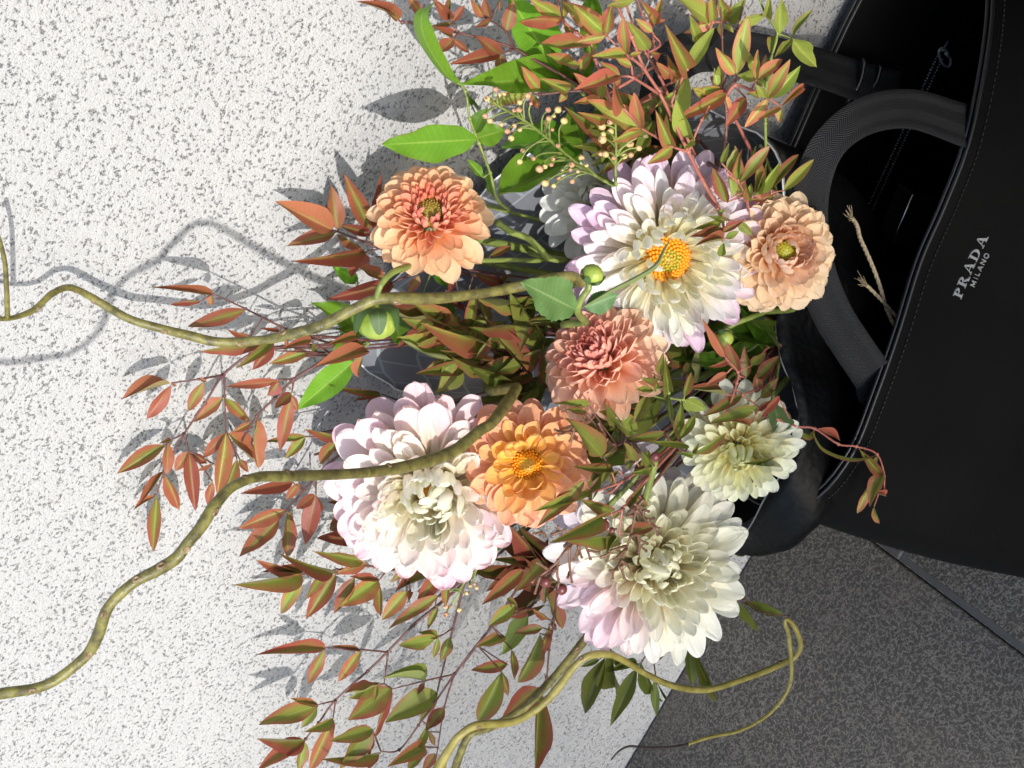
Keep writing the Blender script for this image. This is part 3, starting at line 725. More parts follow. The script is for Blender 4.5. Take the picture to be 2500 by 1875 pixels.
# --- wall sprigs on the upper left
sprig(NA, 'thin nandina sprig crossing over the willow branch, two curled leaves at its tip', 'sprig', 'K',
      [[(1900, 640), (1520, 520), (1160, 345), (895, 220)]],
      [(890, 225, 385, 170, .13), (885, 230, 880, 320, .75), (800, 280, 550, 310, .2), (1155, 355, 690, 490, .27), (1200, 575, 1010, 510, .35), (1440, 530, 1265, 500, .2)], .03, .03, (.75, .8), r=.0009)
sprig(NA, 'nandina sprig with folded leaves just under the willow branch', 'sprig', 'K',
      [[(2157, 600), (1770, 570), (1500, 575), (1400, 600)], [(1850, 710), (1740, 640), (1640, 590)], [(1800, 700), (1400, 685)]],
      [(1290, 620, 785, 695, .2), (1380, 610, 1080, 830, .25), (1385, 615, 1215, 840, .42), (1680, 690, 1350, 790, .3), (1690, 600, 1450, 670, .3), (1705, 600, 1735, 690, .5), (1490, 580, 1490, 660, .4), (2050, 570, 1820, 640, .35), (2120, 600, 2000, 680, .4)], .045, .035, (.6, .85))
sprig(NA, 'long red nandina sprig reaching farthest out over the wall', 'sprig', 'K',
      [[(1700, 640), (1460, 650), (1200, 715), (980, 880), (830, 1110), (660, 1360), (580, 1500)], [(980, 880), (780, 915), (560, 945)], [(985, 890), (990, 1050), (1000, 1345)], [(660, 1360), (545, 1411)], [(665, 1356), (700, 1496)], [(580, 1500), (500, 1661), (440, 1851)]],
      [(550, 950, 155, 1080, .28), (555, 960, 360, 1235, .35), (820, 935, 690, 1175, .4), (560, 940, 605, 975, .4), (780, 905, 850, 940, .4), (975, 1065, 720, 1265, .36), (990, 1060, 1200, 1275, .32), (1000, 1345, 815, 1550, .36), (1000, 1350, 930, 1861, .28), (1010, 1350, 1230, 1590, .36),
       (510, 1451, 115, 1681, .3), (530, 1431, 520, 1686, .4), (545, 1411, 460, 1435, .5), (700, 1501, 585, 1661, .55), (700, 1501, 755, 1986, .27), (710, 1501, 850, 1601, .48), (500, 1661, 290, 1936, .2), (505, 1686, 625, 1981, .34), (435, 1861, 250, 1981, .2), (440, 1861, 410, 2316, .25),
       (1090, 1561, 980, 1841, .32), (900, 1601, 775, 1651, .3), (890, 1741, 850, 1936, .4), (1110, 1561, 1185, 1671, .5)], .04, .016, RED)
sprig(NA, 'red nandina sprig with a hanging pair of leaves beside the green leaf', 'sprig', 'K',
      [[(1850, 720), (1720, 810), (1550, 915), (1400, 1065), (1250, 1215), (1130, 1420)], [(1550, 915), (1430, 915)], [(1550, 925), (1535, 1025)]],
      [(1430, 930, 1005, 975, .2), (1425, 940, 1335, 1050, .75), (1530, 1030, 1400, 1150, .55), (1530, 1035, 1435, 1500, .28), (1530, 1040, 1585, 1185, .45), (1250, 1235, 1270, 1645, .31), (1195, 1275, 1050, 1345, .4), (2157, 690, 1720, 810, .33), (2110, 720, 2080, 910, .42)], .05, .025, RED)
sprig(NA, 'small nandina sprig curling against the pale pink dahlia', 'sprig', 'K',
      [[(2050, 1300), (1915, 1390), (1640, 1378)]],
      [(1915, 1395, 1635, 1320, .25), (1640, 1380, 1300, 1425, .18), (1645, 1385, 1480, 1560, .4), (1915, 1400, 1765, 1605, .4)], .05, .03, MID)
sprig(NA, 'curled dark nandina leaves above the pale pink dahlia', 'sprig', 'I',
      [[(900, 480), (780, 440), (600, 370)]],
      [(590, 370, 170, 300, .16), (590, 375, 380, 425, .18), (590, 380, 490, 490, .7)], .05, .035, (.6, .7))
sprig(NA, 'red nandina sprig hanging below the long willow branch', 'sprig', 'L',
      [[(2000, 300), (1800, 470), (1720, 560), (1500, 800)], [(1730, 560), (1730, 690)]],
      [(1540, 590, 1115, 680, .25), (1590, 590, 1490, 730, .5), (1480, 815, 1095, 965, .32), (1430, 890, 1110, 1190, .37), (1495, 815, 1500, 1195, .33), (1720, 690, 1570, 805, .5), (1730, 690, 1645, 1095, .38), (1730, 690, 1770, 835, .42)], .055, .022, (.85, .8))
sprig(NA, 'dark nandina leaves peeping out behind the pale pink dahlia', 'sprig', 'L',
      [[(2250, 850), (2100, 820)]],
      [(2050, 790, 1840, 980, .6), (2157, 1040, 1740, 1040, .36), (1980, 740, 1820, 750, .3)], .04, .03, (.7, .65))
# --- lower left
sprig(NA, 'nandina sprig with a row of olive leaves under the pale pink dahlia', 'sprig', 'M',
      [[(1700, 140), (1500, 120), (1250, 130), (1100, 100), (860, 130), (600, 165)], [(1250, 130), (1185, 210)], [(1500, 120), (1600, 165)]],
      [(1060, 70, 680, -10, .25), (1090, 75, 850, 160, .36), (840, 130, 410, 0, .2), (600, 160, 240, 55, .25), (590, 165, 55, 245, .2), (590, 175, 425, 470, .36), (600, 150, 270, 150, .2, (.1, .7)), (770, 160, 620, 360, .36), (855, 165, 620, 510, .37), (1000, 190, 835, 470, .36), (1180, 210, 885, 415, .46), (1185, 215, 1195, 485, .27), (1185, 210, 960, 180, .3), (1400, 290, 1205, 520, .43), (1430, 300, 1415, 380, .6), (1590, 170, 1310, 300, .36), (1610, 165, 1570, 370, .36), (1630, 190, 1470, 400, .5), (1380, 140, 1270, 230, .4)],
      .075, .055, MID)
sprig(NA, 'long nandina sprig with a dark stem running down along the wall', 'sprig', 'M',
      [[(1620, 420), (1450, 560), (1250, 765), (1100, 910), (850, 1135), (720, 1310), (620, 1435), (540, 1560)], [(1250, 765), (1050, 745), (770, 730)], [(1255, 770), (1225, 1010)], [(850, 1140), (715, 1170)], [(850, 1140), (830, 1280)]],
      [(1640, 330, 1255, 590, .22), (1640, 400, 1560, 590, .3), (770, 735, 240, 785, .2), (765, 745, 635, 1010, .36), (760, 730, 515, 725, .12), (1040, 755, 810, 715, .2), (1045, 755, 865, 1000, .34), (1200, 1010, 925, 1075, .3), (1150, 1020, 945, 1120, .37, (-.3, 1.1)), (1170, 1020, 1145, 1150, .4), (1280, 1040, 945, 1290, .5), (1285, 1050, 1155, 1430, .15), (710, 1170, 505, 1120, .3), (710, 1175, 260, 1325, .34), (710, 1180, 590, 1350, .46), (830, 1280, 610, 1380, .36), (825, 1285, 650, 1680, .31), (830, 1280, 815, 1430, .25), (615, 1445, 240, 1430, .28), (610, 1450, 240, 1690, .31), (615, 1460, 560, 1700, .36)],
      .08, .07, MID)
sprig(NA, 'fine nandina sprig with a hanging stem below the small buds', 'sprig', 'M',
      [[(1850, 200), (1790, 450), (1755, 590), (1660, 970), (1635, 1070)], [(1755, 580), (1680, 630)]],
      [(1620, 660, 1340, 715, .42, (-.15, 1)), (1640, 640, 1490, 610, .5, (-.15, 1)), (1640, 650, 1605, 810, .36), (1730, 650, 1655, 840, .46, (.1, .8)), (1640, 1080, 1230, 1310, .43, (-.2, 1.05)), (1630, 1075, 1490, 1330, .25), (1720, 200, 1700, 410, .35)], .085, .08, MID)
sprig(NA, 'forked nandina sprig with green-red leaves low on the wall', 'sprig', 'M',
      [[(2300, 200), (2054, 570), (1770, 935), (1620, 1150), (1490, 1330), (1340, 1520), (1200, 1530)], [(1770, 935), (1545, 985), (1290, 1050)], [(1765, 945), (1690, 1190), (1640, 1500), (1610, 1690)]],
      [(1540, 990, 1200, 970, .15), (1540, 995, 1480, 1090, .42, (0, .7)), (1690, 1195, 1545, 1370, .5, (0, .8)), (1560, 1320, 1480, 1500, .36), (1570, 1380, 1615, 1490, .4), (1135, 1360, 805, 1450, .36, (-.2, 1.05)), (1130, 1365, 880, 1670, .38, (-.1, 1)), (1135, 1360, 1100, 1610, .2), (1190, 1535, 740, 1590, .2), (1190, 1540, 1100, 1670, .46), (1540, 1495, 1250, 1650, .42), (1535, 1500, 1400, 1690, .4), (1620, 1545, 1520, 1690, .5)],
      .09, .085, (.55, .85))
sprig(NA, 'nandina sprig with broad leaves hanging below the pair of berries', 'sprig', 'N',
      [[(760, 150), (650, 380), (500, 470), (320, 570), (30, 930), (-20, 1010)], [(650, 380), (605, 440)]],
      [(560, 130, 240, 400, .3, (.1, .7)), (740, 40, 500, 300, .45, (0, .7)), (500, 400, 295, 565, .46), (605, 440, 370, 465, .36), (440, 350, 520, 410, .5), (600, 480, 395, 785, .43, (-.4, 1.1)), (610, 470, 730, 400, .42), (420, 650, 200, 720, .42), (470, 740, 490, 980, .25), (435, 860, 160, 905, .36), (390, 920, 210, 1300, .42), (395, 910, 445, 1110, .36)],
      .10, .095, MID)
sprig(NA, 'nandina sprig on a straight thin stem with two large drooping leaves', 'sprig', 'N',
      [[(830, 100), (830, 230), (800, 500), (760, 750), (740, 960), (690, 1040)]],
      [(760, 250, 720, 395, .42, (0, .75)), (710, 575, 490, 620, .36), (690, 620, 520, 1000, .36), (760, 550, 695, 790, .3), (790, 520, 630, 435, .25), (775, 520, 820, 600, .45), (670, 1040, 390, 1290, .5), (690, 1050, 645, 1720, .2)], .12, .13, (.6, .8))
# --- dark green foliage near the floor
sprig('leafy_twig', 'dark green leafy twig hanging under the cream dahlia', 'twig', 'N',
      [[(1560, 500), (1560, 590), (1570, 850), (1590, 990)], [(1555, 720), (1480, 830), (1440, 880)]],
      [(1440, 850, 1190, 920, .3), (1440, 890, 1230, 1340, .26), (1470, 840, 1550, 1090, .42), (1490, 680, 1555, 835, .36), (1660, 640, 1610, 830, .42), (1570, 980, 1590, 1260, .26), (1590, 990, 1665, 1110, .16), (1590, 1100, 1635, 1140, .3)], .11, .11, (.0, .5), stem_m='dark_stem', jit=.04)
sprig('leafy_twig', 'short dark green twig with two long leaves under the cream dahlia', 'twig', 'N',
      [[(1300, 560), (1260, 660), (1190, 790)]],
      [(1190, 810, 1035, 1240, .34), (1150, 820, 1000, 880, .3), (1240, 740, 1310, 1030, .45), (1225, 735, 1330, 900, .4)], .11, .11, (.0, .5), jit=.04)
sprig('leafy_twig', 'dark green twig trailing from the cream dahlia over the granite paving', 'twig', 'N',
      [[(1720, 480), (1770, 570), (1850, 720), (1880, 800), (1950, 980), (2054, 1130)]],
      [(1850, 710, 1870, 1030, .36), (1750, 600, 1860, 680, .26), (1855, 720, 2000, 1020, .28), (1930, 950, 2060, 1150, .25)], .12, .13, (.0, .55), jit=.04)
sprig('leafy_twig', 'green leaf trail reaching towards the curled willow tip', 'twig', 'Q',
      [[(440, 330), (500, 380), (570, 430), (700, 560), (880, 592)]],
      [(500, 370, 600, 428, .42), (450, 405, 560, 548, .36), (570, 430, 530, 490, .5), (580, 440, 620, 500, .5), (610, 520, 845, 590, .28), (580, 510, 712, 692, .24), (560, 235, 628, 240, .35, (0, .5))], .12, .14, (.0, .62), jit=.04)
# --- upper right: orange-green nandina over the black handles
NB = (.58, 1.32)
sprig(NA, 'dark red nandina branch by the curled green leaf, at the top of the wall', 'sprig', 'A',
      [[(1900, 720), (1750, 620), (1480, 470), (1340, 390), (1160, 330), (890, 265), (580, 190), (440, 180), (400, 150)], [(890, 265), (845, 190)], [(890, 265), (850, 320)], [(1340, 390), (1280, 260), (1155, 160)], [(1340, 395), (1230, 445)], [(600, 190), (600, 120)]],
      [(400, 165, 190, -10, .36), (390, 140, 60, 10, .2), (600, 120, 480, -40, .42), (835, 150, 690, -10, .46), (835, 150, 830, -60, .3), (845, 175, 945, 40, .42), (840, 185, 690, 210, .3), (840, 315, 690, 215, .36), (850, 320, 700, 440, .55), (855, 320, 985, 430, .36), (700, 230, 665, 350, .42), (1230, 440, 1030, 295, .5), (1220, 440, 815, 520, .29), (1235, 445, 1240, 615, .62), (1090, 135, 990, -20, .36), (1150, 155, 1100, -10, .5), (1155, 160, 1030, 225, .42), (1280, 255, 1340, 0, .46), (1230, -10, 1225, 95, .3)],
      .085, .04, (.8, .85))
sprig(NA, 'orange nandina sprig over the broad green leaves', 'sprig', 'A',
      [[(2157, 900), (2000, 480), (1960, 350), (1850, 260), (1735, 155), (1700, -20)], [(1960, 350), (2090, 285), (2140, 200)]],
      [(1735, 160, 1390, 185, .31), (1735, 150, 1470, -10, .42), (1740, 150, 1745, -60, .3), (1745, 160, 1830, 300, .36), (2090, 280, 1740, 10, .42), (2090, 290, 1855, 340, .36), (2095, 270, 2140, 40, .36), (1960, 350, 1565, 345, .34)], .11, .09, NB, 'pink_stem')
sprig(NA, 'orange-green nandina sprig above the brown flower buds', 'sprig', 'A',
      [[(2157, 780), (1960, 740), (1780, 740), (1550, 765), (1490, 745)], [(1900, 640), (1870, 530)]],
      [(1870, 530, 1610, 440, .36), (1880, 560, 1990, 410, .5), (1550, 740, 1405, 535, .42), (1480, 740, 1135, 850, .31), (1490, 750, 1545, 885, .5), (1780, 740, 1550, 635, .42), (1775, 745, 1710, 830, .62)], .10, .08, NB, 'dark_stem')
sprig(NA, 'tall pink-stemmed nandina branch rising in front of the lilac dahlia', 'sprig', 'B',
      [[(1280, 1900), (1160, 1660), (1040, 1450), (930, 1230), (800, 960), (690, 740), (570, 550), (470, 300), (350, 40), (300, -60)], [(570, 550), (470, 470), (430, 450), (265, 285)], [(930, 1230), (800, 1185), (550, 1040)], [(930, 1230), (970, 1130), (1040, 970), (1100, 860)], [(690, 760), (480, 630), (375, 620)], [(480, 630), (470, 530)]],
      [(240, 260, 0, 40, .42), (265, 280, 310, 40, .36), (262, 290, 30, 340, .31), (430, 445, 400, 140, .36), (430, 455, 145, 455, .34), (450, 450, 555, 425, .42), (470, 530, 340, 470, .5), (370, 620, 0, 730, .36), (375, 610, 215, 500, .42), (380, 630, 330, 700, .5),
       (545, 1040, 105, 805, .34), (550, 1040, 490, 750, .4), (545, 1045, 310, 1150, .36), (800, 1180, 665, 890, .36), (800, 1185, 595, 1330, .42), (960, 1120, 830, 810, .42, (-.4, 1.1)), (965, 1130, 890, 1210, .5, (-.4, 1)), (1060, 940, 1100, 990, .6, (-.4, 1)), (400, 870, 330, 650, .42)], .155, .13, NB, 'pink_stem', r=.0014)
sprig(NA, 'second pink-stemmed nandina branch, half hidden behind the tall one', 'sprig', 'B',
      [[(980, 1250), (800, 850), (700, 620), (590, 430), (500, 250), (430, 40), (400, -40)], [(690, 600), (650, 330), (640, 265)], [(600, 430), (705, 360), (640, 270), (560, 120), (510, -20)]],
      [(600, 400, 430, 170, .46), (605, 410, 710, 430, .5), (640, 260, 500, 150, .42), (650, 200, 540, 0, .42), (660, 190, 730, -40, .36), (655, 185, 750, 160, .42), (220, 790, 0, 590, .36), (225, 795, 235, 600, .42), (215, 795, 0, 840, .31), (270, 960, 30, 910, .36), (840, 640, 760, 440, .42), (830, 640, 670, 510, .46), (510, -10, 270, 50, .3, (-.3, 1))], .12, .11, NB, 'pink_stem')
sprig(NA, 'pale-stemmed nandina sprig across the back handle of the bag', 'sprig', 'B',
      [[(790, 840), (830, 740), (920, 560), (1040, 375), (1130, 180), (1160, 0)], [(1130, 175), (1240, 165), (1280, 0)]],
      [(920, 560, 740, 190, .36), (925, 560, 1140, 220, .3, (-.4, 1)), (1125, 175, 815, -30, .4), (1130, 180, 890, 270, .34), (1130, 170, 1120, -60, .42), (1020, 360, 940, 120, .36, (-.3, 1)), (1025, 365, 930, 440, .42, (-.4, .9)), (1240, 165, 1180, -30, .5, (-.3, 1)), (1250, 165, 1400, -20, .55, (-.3, 1)), (1190, 190, 1215, 310, .42, (-.2, .7)), (1230, 190, 1300, 265, .5, (-.5, .9)), (830, 740, 660, 870, .22, (-.4, .9)), (830, 770, 900, 660, .25, (-.5, .8))], .13, .12, NB, 'pink_stem')
sprig(NA, 'dark-stemmed nandina branch standing upright before the stucco', 'sprig', 'B',
      [[(1180, 1380), (1230, 1150), (1240, 900), (1210, 720), (1260, 480), (1330, 240), (1390, -30)], [(1210, 720), (1205, 300), (1190, 60)], [(1240, 740), (1310, 650), (1325, 600)]],
      [(1225, 750, 965, 720, .36), (1235, 755, 795, 995, .25), (1050, 780, 960, 700, .6, (-.4, 1.1)), (1215, 770, 1270, 880, .5), (1310, 600, 1150, 385, .4), (1325, 600, 1410, 115, .29), (1330, 610, 1455, 630, .8, (-.15, 1)), (1395, 790, 1230, 1030, .42), (1160, 700, 1140, 550, .4, (-.4, 1.1)), (1190, 690, 1190, 520, .4, (-.5, 1.1))], .15, .13, NB, 'dark_stem')
sprig(NA, 'orange nandina sprig spreading over the bag opening', 'sprig', 'B',
      [[(1250, 760), (1310, 690), (1440, 730), (1570, 790), (1680, 865)], [(1440, 730), (1485, 640)]],
      [(1485, 640, 1490, 400, .25), (1490, 645, 1695, 480, .4), (1580, 790, 1755, 480, .33), (1600, 795, 1840, 530, .3, (-.5, 1.1)), (1570, 800, 1385, 1035, .34), (1680, 865, 1860, 705, .28), (1670, 870, 1490, 970, .25), (1685, 870, 1670, 1000, .5), (1510, 785, 1400, 760, .5), (1575, 800, 1480, 690, .5, (-.5, 1))], .15, .165, NB, 'pink_stem')
sprig(NA, 'yellow-green nandina sprig by the far edge of the bag', 'sprig', 'B',
      [[(1560, 1250), (1555, 1000), (1560, 720), (1600, 480), (1650, 270), (1560, 120), (1500, -30)], [(1650, 270), (1770, 310)]],
      [(1775, 300, 1940, 75, .25), (1770, 310, 1975, 545, .5), (1670, 270, 1690, -10, .42), (1650, 290, 1590, 430, .42), (1770, 320, 1630, 460, .36), (1560, 120, 1340, 190, .42), (1570, 130, 1590, -50, .42), (1560, 720, 1580, 500, .42), (1520, 640, 1400, 400, .35), (1540, 600, 1560, 440, .4), (1530, 700, 1450, 600, .5)], .14, .15, (.22, 1.15), 'green_stem')
sprig(NA, 'tufted nandina sprig standing beside the peach dahlia', 'sprig', 'B',
      [[(1420, 1720), (1400, 1600), (1350, 1500)], [(1420, 1700), (1600, 1570), (1700, 1545)]],
      [(1245, 1640, 1125, 1360, .36), (1350, 1600, 1310, 1180, .3), (1280, 1600, 1260, 1350, .3), (1420, 1600, 1375, 1420, .36), (1360, 1480, 1590, 1180, .3), (1480, 1560, 1515, 1290, .3), (1470, 1580, 1680, 1310, .25, (-.3, 1.3)), (1600, 1540, 1825, 1250, .25), (1700, 1550, 1950, 1290, .27, (-.3, 1.4)), (1200, 1320, 1260, 1160, .3, (-.3, 1)), (1240, 1400, 1320, 1200, .25, (-.3, 1)), (1620, 1600, 1430, 1620, .42), (1420, 1400, 1480, 1180, .25, (-.3, 1)), (1330, 1450, 1370, 1200, .22), (1500, 1550, 1570, 1300, .2, (-.4, 1.1)), (1420, 1640, 1440, 1480, .35, (-.4, 1.2))], .15, .17, (.5, 1.05), 'pink_stem')
sprig(NA, 'small drooping nandina sprig between the lilac and peach dahlias', 'sprig', 'G',
      [[(1660, 520), (1700, 610), (1715, 700), (1705, 800)], [(1700, 610), (1840, 640), (1880, 620)]],
      [(1690, 640, 1465, 700, .31, (-.3, 1)), (1700, 690, 1440, 755, .31, (.2, .7)), (1720, 620, 1590, 590, .45, (-.5, 1)), (1690, 720, 1880, 620, .31), (1710, 790, 1475, 835, .29, (.1, .7)), (1720, 800, 1690, 915, .62, (-.3, 1)), (1730, 770, 1840, 710, .5, (-.3, 1)), (1830, 640, 1945, 745, .5, (-.3, 1)), (1670, 580, 1720, 530, .6, (-.4, 1))], .17, .185, (.5, .9), 'pink_stem')
# --- middle: green nandina between the flowers
GG = (.38, .78)
sprig(NA, 'green nandina sprig between the orange and coral-pink dahlias', 'sprig', 'H',
      [[(1150, 1500), (1000, 1290), (880, 1270), (740, 1375)], [(1000, 1250), (1240, 1200)]],
      [(720, 1370, 435, 1065, .42), (750, 1380, 805, 1345, .5), (1000, 1190, 705, 1010, .46, (-.2, 1.15)), (1240, 1190, 955, 1240, .31), (1000, 1270, 930, 1490, .5), (1110, 1330, 1050, 1490, .4), (830, 1530, 500, 1455, .3), (1130, 1370, 980, 1510, .42), (880, 1090, 760, 950, .55), (590, 1010, 440, 990, .5), (620, 960, 340, 950, .25), (740, 1400, 700, 1250, .4)], .17, .185, GG, 'dark_stem')
sprig(NA, 'bright green nandina sprig below the coral-pink dahlia', 'sprig', 'H',
      [[(1320, 1150), (1260, 960), (1270, 860), (1240, 760)], [(1270, 900), (1380, 915), (1400, 860)]],
      [(1380, 920, 1580, 1000, .57, (-.25, 1.2)), (1370, 940, 1345, 1240, .31), (1480, 1040, 1340, 1250, .31), (1380, 900, 1455, 690, .36), (1265, 840, 1240, 560, .31), (1200, 700, 1225, 530, .46), (1140, 840, 1000, 830, .42), (1120, 880, 980, 1110, .31), (1270, 860, 1290, 1060, .2), (1050, 740, 1190, 730, .3), (1180, 830, 1150, 700, .4)], .17, .19, (.3, .95), 'green_stem')
sprig(NA, 'pale folded nandina sprig lying across the cream flowers', 'sprig', 'H',
      [[(1250, 1180), (1300, 1270), (1460, 1370)]],
      [(1430, 1290, 1090, 1250, .16, (-.3, 1.3)), (1460, 1370, 1320, 1340, .31, (-.3, 1.3)), (1470, 1350, 1740, 1180, .26), (1470, 1360, 1510, 1270, .4, (-.3, 1.3))], .18, .2, (.35, .9), 'dark_stem')
sprig(NA, 'nandina sprig with crumpled red young leaves above the yellow-white dahlia', 'sprig', 'H',
      [[(1650, 1180), (1760, 960), (1820, 780), (1830, 690), (1740, 590)], [(1860, 880), (1990, 820), (2060, 700)], [(1800, 820), (1870, 880), (2010, 980)]],
      [(1715, 870, 1415, 820, .2), (1860, 880, 1545, 1050, .26), (1990, 980, 1600, 1110, .26, (-.1, 1.1)), (1840, 700, 1740, 450, .42), (1900, 740, 1885, 480, .36), (1940, 640, 2060, 530, .5), (1990, 740, 2160, 560, .46), (2010, 900, 2160, 740, .42), (1730, 570, 1535, 250, .2, (.55, 1.2)), (1740, 600, 1590, 650, .31, (.55, 1.1)), (1740, 700, 1570, 800, .36, (.6, 1.2)), (1980, 860, 1990, 680, .5, (.4, 1)), (1850, 750, 1800, 690, .5), (2000, 1000, 2100, 920, .4, (.55, 1.2)), (1930, 1130, 1770, 1085, .3, (.5, 1))], .17, .195, GG, 'pink_stem')
sprig(NA, 'nandina sprig with long green leaves across the orange dahlia', 'sprig', 'J',
      [[(900, 300), (720, 420), (480, 505)], [(720, 420), (640, 500), (560, 510)]],
      [(480, 500, 10, 655, .2, (-.1, 1.25)), (420, 410, 40, 780, .26), (640, 340, 560, 430, .5), (700, 330, 640, 440, .4, (-.2, 1.2)), (840, 250, 740, 100, .5), (960, 300, 880, 170, .5), (970, 310, 800, 350, .3, (-.1, 1.2))], .19, .205, GG, 'pink_stem')
sprig(NA, 'nandina sprig lying over the cream dahlia with its berries', 'sprig', 'J',
      [[(940, 380), (780, 590), (730, 640), (700, 870)], [(740, 635), (640, 680), (560, 700)]],
      [(640, 660, 385, 560, .42), (560, 700, 140, 915, .31), (700, 870, 250, 895, .21, (-.1, 1.2)), (690, 880, 600, 1010, .5, (-.2, 1.1)), (740, 830, 1010, 770, .42), (930, 610, 800, 540, .5), (790, 630, 920, 420, .31), (700, 660, 640, 720, .5)], .2, .21, GG, 'pink_stem')
sprig(NA, 'little nandina shoot with dark curled leaves dangling over the yellow-white dahlia', 'sprig', 'E',
      [[(480, 330), (515, 470), (500, 600), (470, 660)]],
      [(470, 660, 310, 640, .42), (465, 665, 330, 780, .52), (440, 700, 400, 800, .4), (460, 700, 485, 790, .52)], .19, .2, (.3, .7), 'dark_stem')
tr = sprig(NA, 'trailing nandina tip with curled pink-edged leaves hanging over the bag rim', 'sprig', 'E',
      [[(480, 320), (550, 342), (680, 390), (800, 405), (960, 510), (1080, 525), (1220, 578), (1272, 720)], [(650, 370), (550, 190)]],
      [(820, 405, 972, 488, .3, (.5, 1.3)), (1100, 545, 1255, 722, .32, (0, 1)), (1262, 720, 1172, 935, .42), (1180, 760, 1085, 978, .26, (.3, 1)), (1200, 930, 1236, 1046, .36), (1272, 858, 1180, 840, .4, (.4, 1.2)), (560, 190, 440, 330, .3, (.55, 1.2)), (1225, 590, 1180, 690, .35)], .195, .225, (.42, 1.0), 'pink_stem')
ribbon(tr, [W(*zz('E', (640, 380)), .197), W(*zz('E', (700, 425)), .2), W(*zz('E', (760, 440)), .2), W(*zz('E', (805, 405)), .2)], .011, M['leaf'], (.4, 1, .5), (0, -.4, .9))
ribbon(tr, [W(*zz('E', (790, 430)), .205), W(*zz('E', (850, 530)), .212), W(*zz('E', (980, 590)), .218), W(*zz('E', (1100, 605)), .22), W(*zz('E', (1215, 585)), .222)], .0085, M['leaf'], (.38, 1, .5), (0, -.4, .9))
iv = sprig('ivy_leaf', 'single dark green leaf hanging over the yellow-white dahlia', 'leaf', 'E', [[(520, 150), (505, 230)]], [(505, 210, 605, 495, .55)], .19, .2, (.0, .5), 'green_stem', 'd')
# --- dark filling foliage deep in the bouquet
def fill(label, cx, cy, rx, ry, n, g, col, kind='n', ln=(90, 150)):
    st = [[(cx+rx*.7, cy+ry*.2), (cx, cy), (cx-rx*.8, cy-ry*.1)]]
    lv = []
    for k in range(n):
        a = rnd(0, 2*PI); d = math.sqrt(rnd(0, 1)); bx_, by_ = cx+rx*d*math.cos(a)*.7, cy+ry*d*math.sin(a)*.7; l = rnd(*ln)*rnd(.8, 1.3); th = random.gauss(PI, .85)
        lv.append((bx_, by_, bx_+l*math.cos(th), by_+l*math.sin(th), rnd(.24, .4), (rnd(-.2, .25), rnd(.75, 1.35), random.gauss(0, .6))))
    return sprig(NA, label, 'sprig', 'X', st, lv, g, g*.85, col, kind=kind, tipg=(-.015, .02))
fill('bushy green nandina sprig deep between the two coral dahlias', 1210, 855, 150, 110, 17, .085, (.3, .8))
fill('dense green nandina sprig beside the grey paper sheet', 1120, 800, 120, 80, 11, .075, (.5, .8))
fill('dense dark nandina sprig between the coral-pink dahlia and the long willow branch', 1330, 800, 110, 90, 14, .10, (.3, .75))
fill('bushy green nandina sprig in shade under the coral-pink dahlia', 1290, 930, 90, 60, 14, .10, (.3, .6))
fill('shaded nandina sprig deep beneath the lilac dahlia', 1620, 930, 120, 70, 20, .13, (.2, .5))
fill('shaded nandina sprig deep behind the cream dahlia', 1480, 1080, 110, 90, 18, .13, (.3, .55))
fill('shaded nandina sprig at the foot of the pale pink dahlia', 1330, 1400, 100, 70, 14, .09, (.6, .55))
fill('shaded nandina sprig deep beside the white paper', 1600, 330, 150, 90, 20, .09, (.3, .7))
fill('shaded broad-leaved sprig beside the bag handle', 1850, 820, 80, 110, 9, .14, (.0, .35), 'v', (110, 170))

# --- glossy vine with broad leaves
vn = sprig('green_vine', 'glossy green vine with broad leaves climbing beside the coral dahlia', 'vine', 'A',
      [[(1300, 1700), (1205, 1610), (1150, 1400), (1060, 1160), (985, 960), (950, 740), (860, 650)]],
      [(1040, 1130, 275, 1170, .41), (1035, 1120, 1275, 1050, .85, (0, .85)), (1030, 1080, 1130, 870, .6, (0, .7)), (1215, 1590, 1760, 1310, .5), (1200, 1600, 1110, 1380, .3), (1090, 1440, 960, 1285, .4), (940, 720, 1010, 850, .4, (-.1, .8))], .075, .06, (.1, 1.0), 'green_stem', 'v', tipg=(-.03, .02))
ribbon(vn, [W(*zz('A', p), gg) for p, gg in (((900, 690), .06), ((800, 610), .062), ((690, 450), .066), ((615, 300), .07), ((590, 170), .073), ((625, 70), .075), ((700, 15), .075))], .013, M['vine'], (.1, 1.1, .5), (.5, -.8, .2))
sprig('green_vine', 'broad glossy green leaves in the corner above the orange nandina', 'vine', 'A',
      [[(2050, 900), (1850, 720), (1740, 630), (1690, 560)]],
      [(1690, 560, 1290, -60, .5), (1960, 440, 1950, -150, .36, (0, .9)), (1740, 640, 920, 675, .37), (1860, 620, 1640, 400, .5, (0, .6)), (1850, 700, 2000, 400, .4, (0, .7))], .07, .06, (.05, 1.0), 'green_stem', 'v', tipg=(-.02, .02))
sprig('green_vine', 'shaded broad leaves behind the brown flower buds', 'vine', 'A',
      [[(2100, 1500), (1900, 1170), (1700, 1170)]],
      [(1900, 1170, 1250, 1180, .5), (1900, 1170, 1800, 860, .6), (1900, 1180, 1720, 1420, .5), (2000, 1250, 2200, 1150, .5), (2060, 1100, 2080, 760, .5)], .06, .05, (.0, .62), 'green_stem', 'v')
sprig('green_vine', 'bright green leaf pressed between willow branch and wall', 'vine', 'K',
      [[(2157, 620), (2100, 680), (2050, 760)]], [(2050, 760, 1570, 1165, .38), (2080, 690, 1900, 500, .6, (0, .8))], .04, .03, (.05, 1.05), 'green_stem', 'v')
